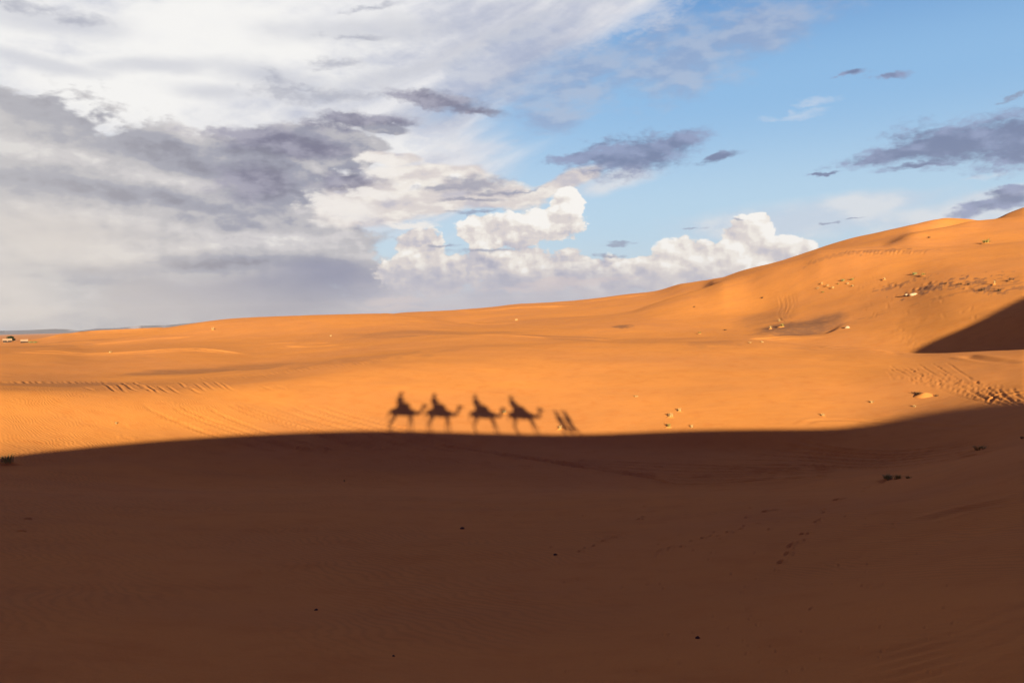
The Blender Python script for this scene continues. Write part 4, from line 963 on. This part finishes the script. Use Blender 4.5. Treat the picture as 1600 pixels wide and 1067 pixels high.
CS = 1.06
def camel(x, y, z, gait, slope, sc=CS, neck=0.0):
    root = empty('camel', (x, y, z)); root.rotation_euler = (0, slope, 0); root.scale = (sc,) * 3
    def leg(front, s, ph):
        sw = 0.17 * ph
        if front:
            return [(0.55, 0, 1.42, .36), (0.60, .19 * s, 1.22, .15), (0.58 + sw * .3, .19 * s, .98, .088), (0.60 + sw * .75, .18 * s, .56, .053), (0.59 + sw * 1.1, .18 * s, .12, .038), (0.68 + sw * 1.1, .18 * s, .045, .065)]
        return [(-0.55, 0, 1.46, .34), (-0.62, .2 * s, 1.30, .20), (-0.50 + sw * .2, .2 * s, 1.00, .11), (-0.78 + sw * .6, .18 * s, .60, .053), (-0.68 + sw * 1.0, .18 * s, .12, .038), (-0.60 + sw * 1.0, .18 * s, .045, .065)]
    n = neck
    chains = [[(0, 0, 1.45, .42), (0.55, 0, 1.42, .36), (0.86, 0, 1.36, .22), (1.08, 0, 1.28, .16), (1.28, 0, 1.40 + n * .4, .13), (1.42, 0, 1.68 + n * .8, .115), (1.50, 0, 1.95 + n, .13), (1.68, 0, 1.96 + n, .10), (1.84, 0, 1.89 + n, .065)],
              [(0, 0, 1.45, .42), (-0.55, 0, 1.46, .34), (-0.86, 0, 1.44, .24), (-1.02, 0, 1.30, .06), (-1.06, 0, .98, .035), (-1.06, 0, .86, .05)],
              [(0, 0, 1.45, .42), (-0.05, 0, 1.86, .26), (-0.07, 0, 2.04, .13)],
              leg(1, 1, gait[0]), leg(1, -1, gait[1]), leg(0, 1, gait[2]), leg(0, -1, gait[3]),
              [(1.50, 0, 1.95 + n, .13), (1.46, .08, 2.09 + n, .025)], [(1.50, 0, 1.95 + n, .13), (1.46, -.08, 2.09 + n, .025)]]
    skinned('body', chains, M_fur, root)
    # blanket draped over the hump, thick and hanging on both flanks
    V = []; F = []; nu, nv = 13, 17
    for i in range(nu):
        u = -0.48 + i * 0.92 / (nu - 1)
        top = 2.08 - 1.0 * abs(u + 0.03) ** 1.7 * 0.8
        for j in range(nv):
            t = -1 + 2 * j / (nv - 1); a = t * 1.9
            yy = 0.47 * math.sin(max(-1.57, min(1.57, a))) ; zz = 1.42 + (top + 0.1 - 1.42) * math.cos(min(1.57, abs(a))) - max(0, abs(a) - 1.57) * 0.5
            V.append((u, yy, zz))
    for i in range(nu - 1):
        for j in range(nv - 1): F.append((i * nv + j, i * nv + j + 1, (i + 1) * nv + j + 1, (i + 1) * nv + j))
    bl = mesh_obj('saddle_blanket', V, F, M_blanket, root, True); so_ = bl.modifiers.new('thick', 'SOLIDIFY'); so_.thickness = 0.05
    # iron and wood handle in front of the rider
    skinned('saddle_handle', [[(0.32, 0, 1.85, .03), (0.34, 0, 2.2, .025), (0.34, .18, 2.22, .02)], [(0.34, 0, 2.2, .025), (0.34, -.18, 2.22, .02)]], M_wood, root, 1)
    skinned('halter', [[(1.68, .115, 1.96 + n, .012), (1.68, 0, 2.07 + n, .012), (1.68, -.115, 1.96 + n, .012), (1.68, 0, 1.85 + n, .012), (1.68, .115, 1.96 + n, .012)]], M_wood, root, 1)
    return root

def hand_chains(w, dx, dz, s):
    """palm, four curled fingers and a thumb from wrist w, pointing along (dx, dz)"""
    px, pz = w[0] + dx * .07, w[2] + dz * .07; palm = (px, w[1], pz, .030); out = [[w, palm]]
    for k, (o, L) in enumerate([(-.032, .066), (-.011, .078), (.011, .072), (.032, .056)]):
        k1 = (px + dx * .035, w[1] + o, pz + dz * .035, .010)
        k2 = (k1[0] + dx * L * .5 - dz * .0, k1[1], k1[2] + dz * L * .5 - .012, .009)
        out.append([palm, k1, k2, (k2[0] + dx * L * .25, k2[1], k2[2] + dz * L * .2 - .028, .008)])
    out.append([palm, (px, w[1] - s * .045, pz - .01, .011), (px + dx * .03, w[1] - s * .06, pz + dz * .03 - .02, .009)])
    return out
def person(lab, loc, pose, robe_mat, cloth_mat, rz=0.0, sc=1.0, group=None, tilt=0.0):
    """facing +x; pose: joints in metres from the ground or seat contact"""
    root = empty('person', loc, rz); root.scale = (sc,) * 3; root.rotation_euler = (0, tilt, rz); tag(root, lab, 'person', group)
    p = pose; seat = p['pel'][2] < .5
    spine = [p['pel'] + (.14,), p['wai'] + (.125,), p['che'] + (.15,), p['nec'] + (.058,)]
    hx, hy, hz = p['hea']
    head = [p['nec'] + (.058,), (hx - .01, hy, hz - .09, .075), (hx, hy, hz, .095), (hx - .01, hy, hz + .07, .078)]
    body = [spine, head,
            [(hx, hy, hz, .095), (hx + .095, hy, hz - .015, .022), (hx + .105, hy, hz - .035, .016)],      # nose
            [(hx, hy, hz, .095), (hx - .01, hy + .088, hz - .01, .018)], [(hx, hy, hz, .095), (hx - .01, hy - .088, hz - .01, .018)]]
    robe = [[p['pel'] + (.32 if seat else .29,), p['wai'] + (.30 if seat else .27,), p['che'] + (.28 if seat else .27,), (p['nec'][0], p['nec'][1], p['nec'][2] - .03, .085)]]
    for s, S in ((1, 'l'), (-1, 'r')):
        sh, el, wr = p['sh' + S], p['el' + S], p['wr' + S]
        body.append([p['che'] + (.15,), sh + (.062,), el + (.045,), wr + (.028,)])
        body += hand_chains(wr + (.028,), p['hd'][0], p['hd'][1], s)
        robe.append([p['che'] + (.20,), sh + (.085,), el + (.075,), tuple(e + (w - e) * .85 for e, w in zip(el, wr)) + (.065,)])
        hi, kn, an, to = p['hi' + S], p['kn' + S], p['an' + S], p['to' + S]
        body.append([p['pel'] + (.14,), hi + (.095,), kn + (.062,), an + (.040,), to + (.030,)])
        robe.append([p['pel'] + (.20,), hi + (.13,), kn + (.105,), tuple(e + (w - e) * .8 for e, w in zip(kn, an)) + (.10,)])
    skinned('body', body, M_skin, root)
    for s in (1, -1):
        me = stone_mesh(.022, .022, .022, 1); me.name = 'eye'; me.materials.append(M_hole); e = bpy.data.objects.new('eye', me); COL.objects.link(e); e.parent = root; e.location = (hx + .088, hy + s * .032, hz + .005)
    skinned('robe', robe, robe_mat, root)
    # head cloth: a wound band with a tail
    ring = [(hx + .12 * math.cos(a), hy + .12 * math.sin(a), hz + .06 + .01 * math.sin(2 * a), .065) for a in [k * math.pi / 5 for k in range(10)]]
    skinned('head_cloth', [ring + [ring[0]], [ring[5], (hx - .13, hy, hz - .05, .03), (hx - .12, hy + .02, hz - .2, .025)], [ring[5], (hx - .02, hy, hz + .12, .06), ring[0]]], cloth_mat, root, 1)
    return root
def seated(arm=0.0, bend=0.0):
    return dict(pel=(0, 0, .12), wai=(.01 + bend * .3, 0, .32), che=(.03 + bend * .7, 0, .52), nec=(.05 + bend, 0, .70), hea=(.08 + bend * 1.1, 0, .84),
        shl=(.03 + bend * .8, .19, .60), shr=(.03 + bend * .8, -.19, .60), ell=(.14 + bend, .24, .36), elr=(.14 + bend, -.24, .36), wrl=(.33, .13, .26), wrr=(.33, -.13, .26), hd=(.9, -.2),
        hil=(.06, .17, .06), hir=(.06, -.17, .06), knl=(.34, .42, -.12), knr=(.34, -.42, -.12), anl=(.26, .46, -.50), anr=(.26, -.46, -.50), tol=(.40, .48, -.54), tor=(.40, -.48, -.54))
def walking(ph=1.0):
    return dict(pel=(0, 0, .92), wai=(.01, 0, 1.08), che=(.03, 0, 1.30), nec=(.03, 0, 1.48), hea=(.06, 0, 1.63),
        shl=(.02, .19, 1.40), shr=(.02, -.19, 1.40), ell=(-.08 * ph, .23, 1.12), elr=(.08 * ph, -.23, 1.12), wrl=(.06, .22, .88), wrr=(.22 * ph, -.22, .90), hd=(.15, -.95),
        hil=(0, .10, .86), hir=(0, -.10, .86), knl=(.14 * ph, .10, .48), knr=(-.02 * ph, -.10, .48), anl=(.22 * ph, .10, .08), anr=(-.26 * ph, -.10, .12), tol=(.36 * ph, .10, .03), tor=(-.12 * ph, -.10, .03))
CS = 1.06
CARAVAN = [ # photo x of the middle of the shadow's feet, gait, neck lift, rider look, labels
 (626, (1.0, -.4, -1.0, .5), 0.04, (0.02, M_blue, M_blue), 'last camel of the string carrying a blue robed rider', 'rider in blue robe and blue head cloth on the last camel'),
 (687, (.5, -.8, .7, -.6), 0.04, (-0.02, M_white, M_white), 'third camel of the string carrying a white robed rider', 'rider all in white on the third camel'),
 (761, (1.0, .1, -.8, -.2), -0.06, (-0.02, M_sandc, M_blue), 'second camel of the string carrying a tan robed rider', 'rider in tan robe and blue head cloth on the second camel'),
 (825, (.9, -.2, -.4, .5), -0.02, (0.0, M_blue, M_white), 'leading camel of the string with its rider in blue', 'rider in blue robe and white head cloth on the leading camel')]
for (px, gait, nk, (bend, rm, cm), lab, rlab) in CARAVAN:
    y_ = np.interp(px, [t[0] for t in TSH], [t[1] for t in TSH])
    C = cast_back(hit(px, y_), YC); x = C[0]; z = float(ground_z(x, YC))
    sl = math.atan2(ground_z(x - 1, YC) - ground_z(x + 1, YC), 2.0)
    c = camel(x, YC, z - 0.03, gait, sl, neck=nk); tag(c, lab, 'camel', 'camels walking in a string on the crest behind the viewer')
    person(rlab, (x - 0.30, YC, z + 2.02 * CS + 0.03), seated(bend=bend), rm, cm, tilt=sl * 0.5, sc=1.12, group='riders on the camels')
for px, ph, rm, cm, lab in [(888, 1.0, M_white, M_blue, 'walker in white robe following close behind the other walker'), (902, -1.0, M_blue, M_white, 'walker in blue robe and white head cloth at the front of the caravan')]:
    y_ = np.interp(px, [t[0] for t in TSH], [t[1] for t in TSH])
    x = cast_back(hit(px, y_), YC)[0]
    person(lab, (x, YC, float(ground_z(x, YC)) - 0.01), walking(ph), rm, cm, sc=1.06, group='walkers leading the caravan')
# ------------------------------------------------------------------ desert air
def build_haze():
    h = 14600.0
    o = box('haze', -h, h, -h, h, -40.0, 420.0, None or bpy.data.materials.new('haze'), None)
    m = o.data.materials[0]; m.use_nodes = True; t = m.node_tree; t.nodes.clear()
    v = t.nodes.new('ShaderNodeVolumePrincipled'); v.inputs['Density'].default_value = 4.5e-5; v.inputs['Color'].default_value = (0.86, 0.9, 1.0, 1)
    v.inputs['Anisotropy'].default_value = 0.1
    out = t.nodes.new('ShaderNodeOutputMaterial'); t.links.new(v.outputs[0], out.inputs['Volume'])
    tag(o, 'thin dusty air that pales the far plateau', kind='stuff')
    scene.cycles.volume_bounces = 0
build_haze()
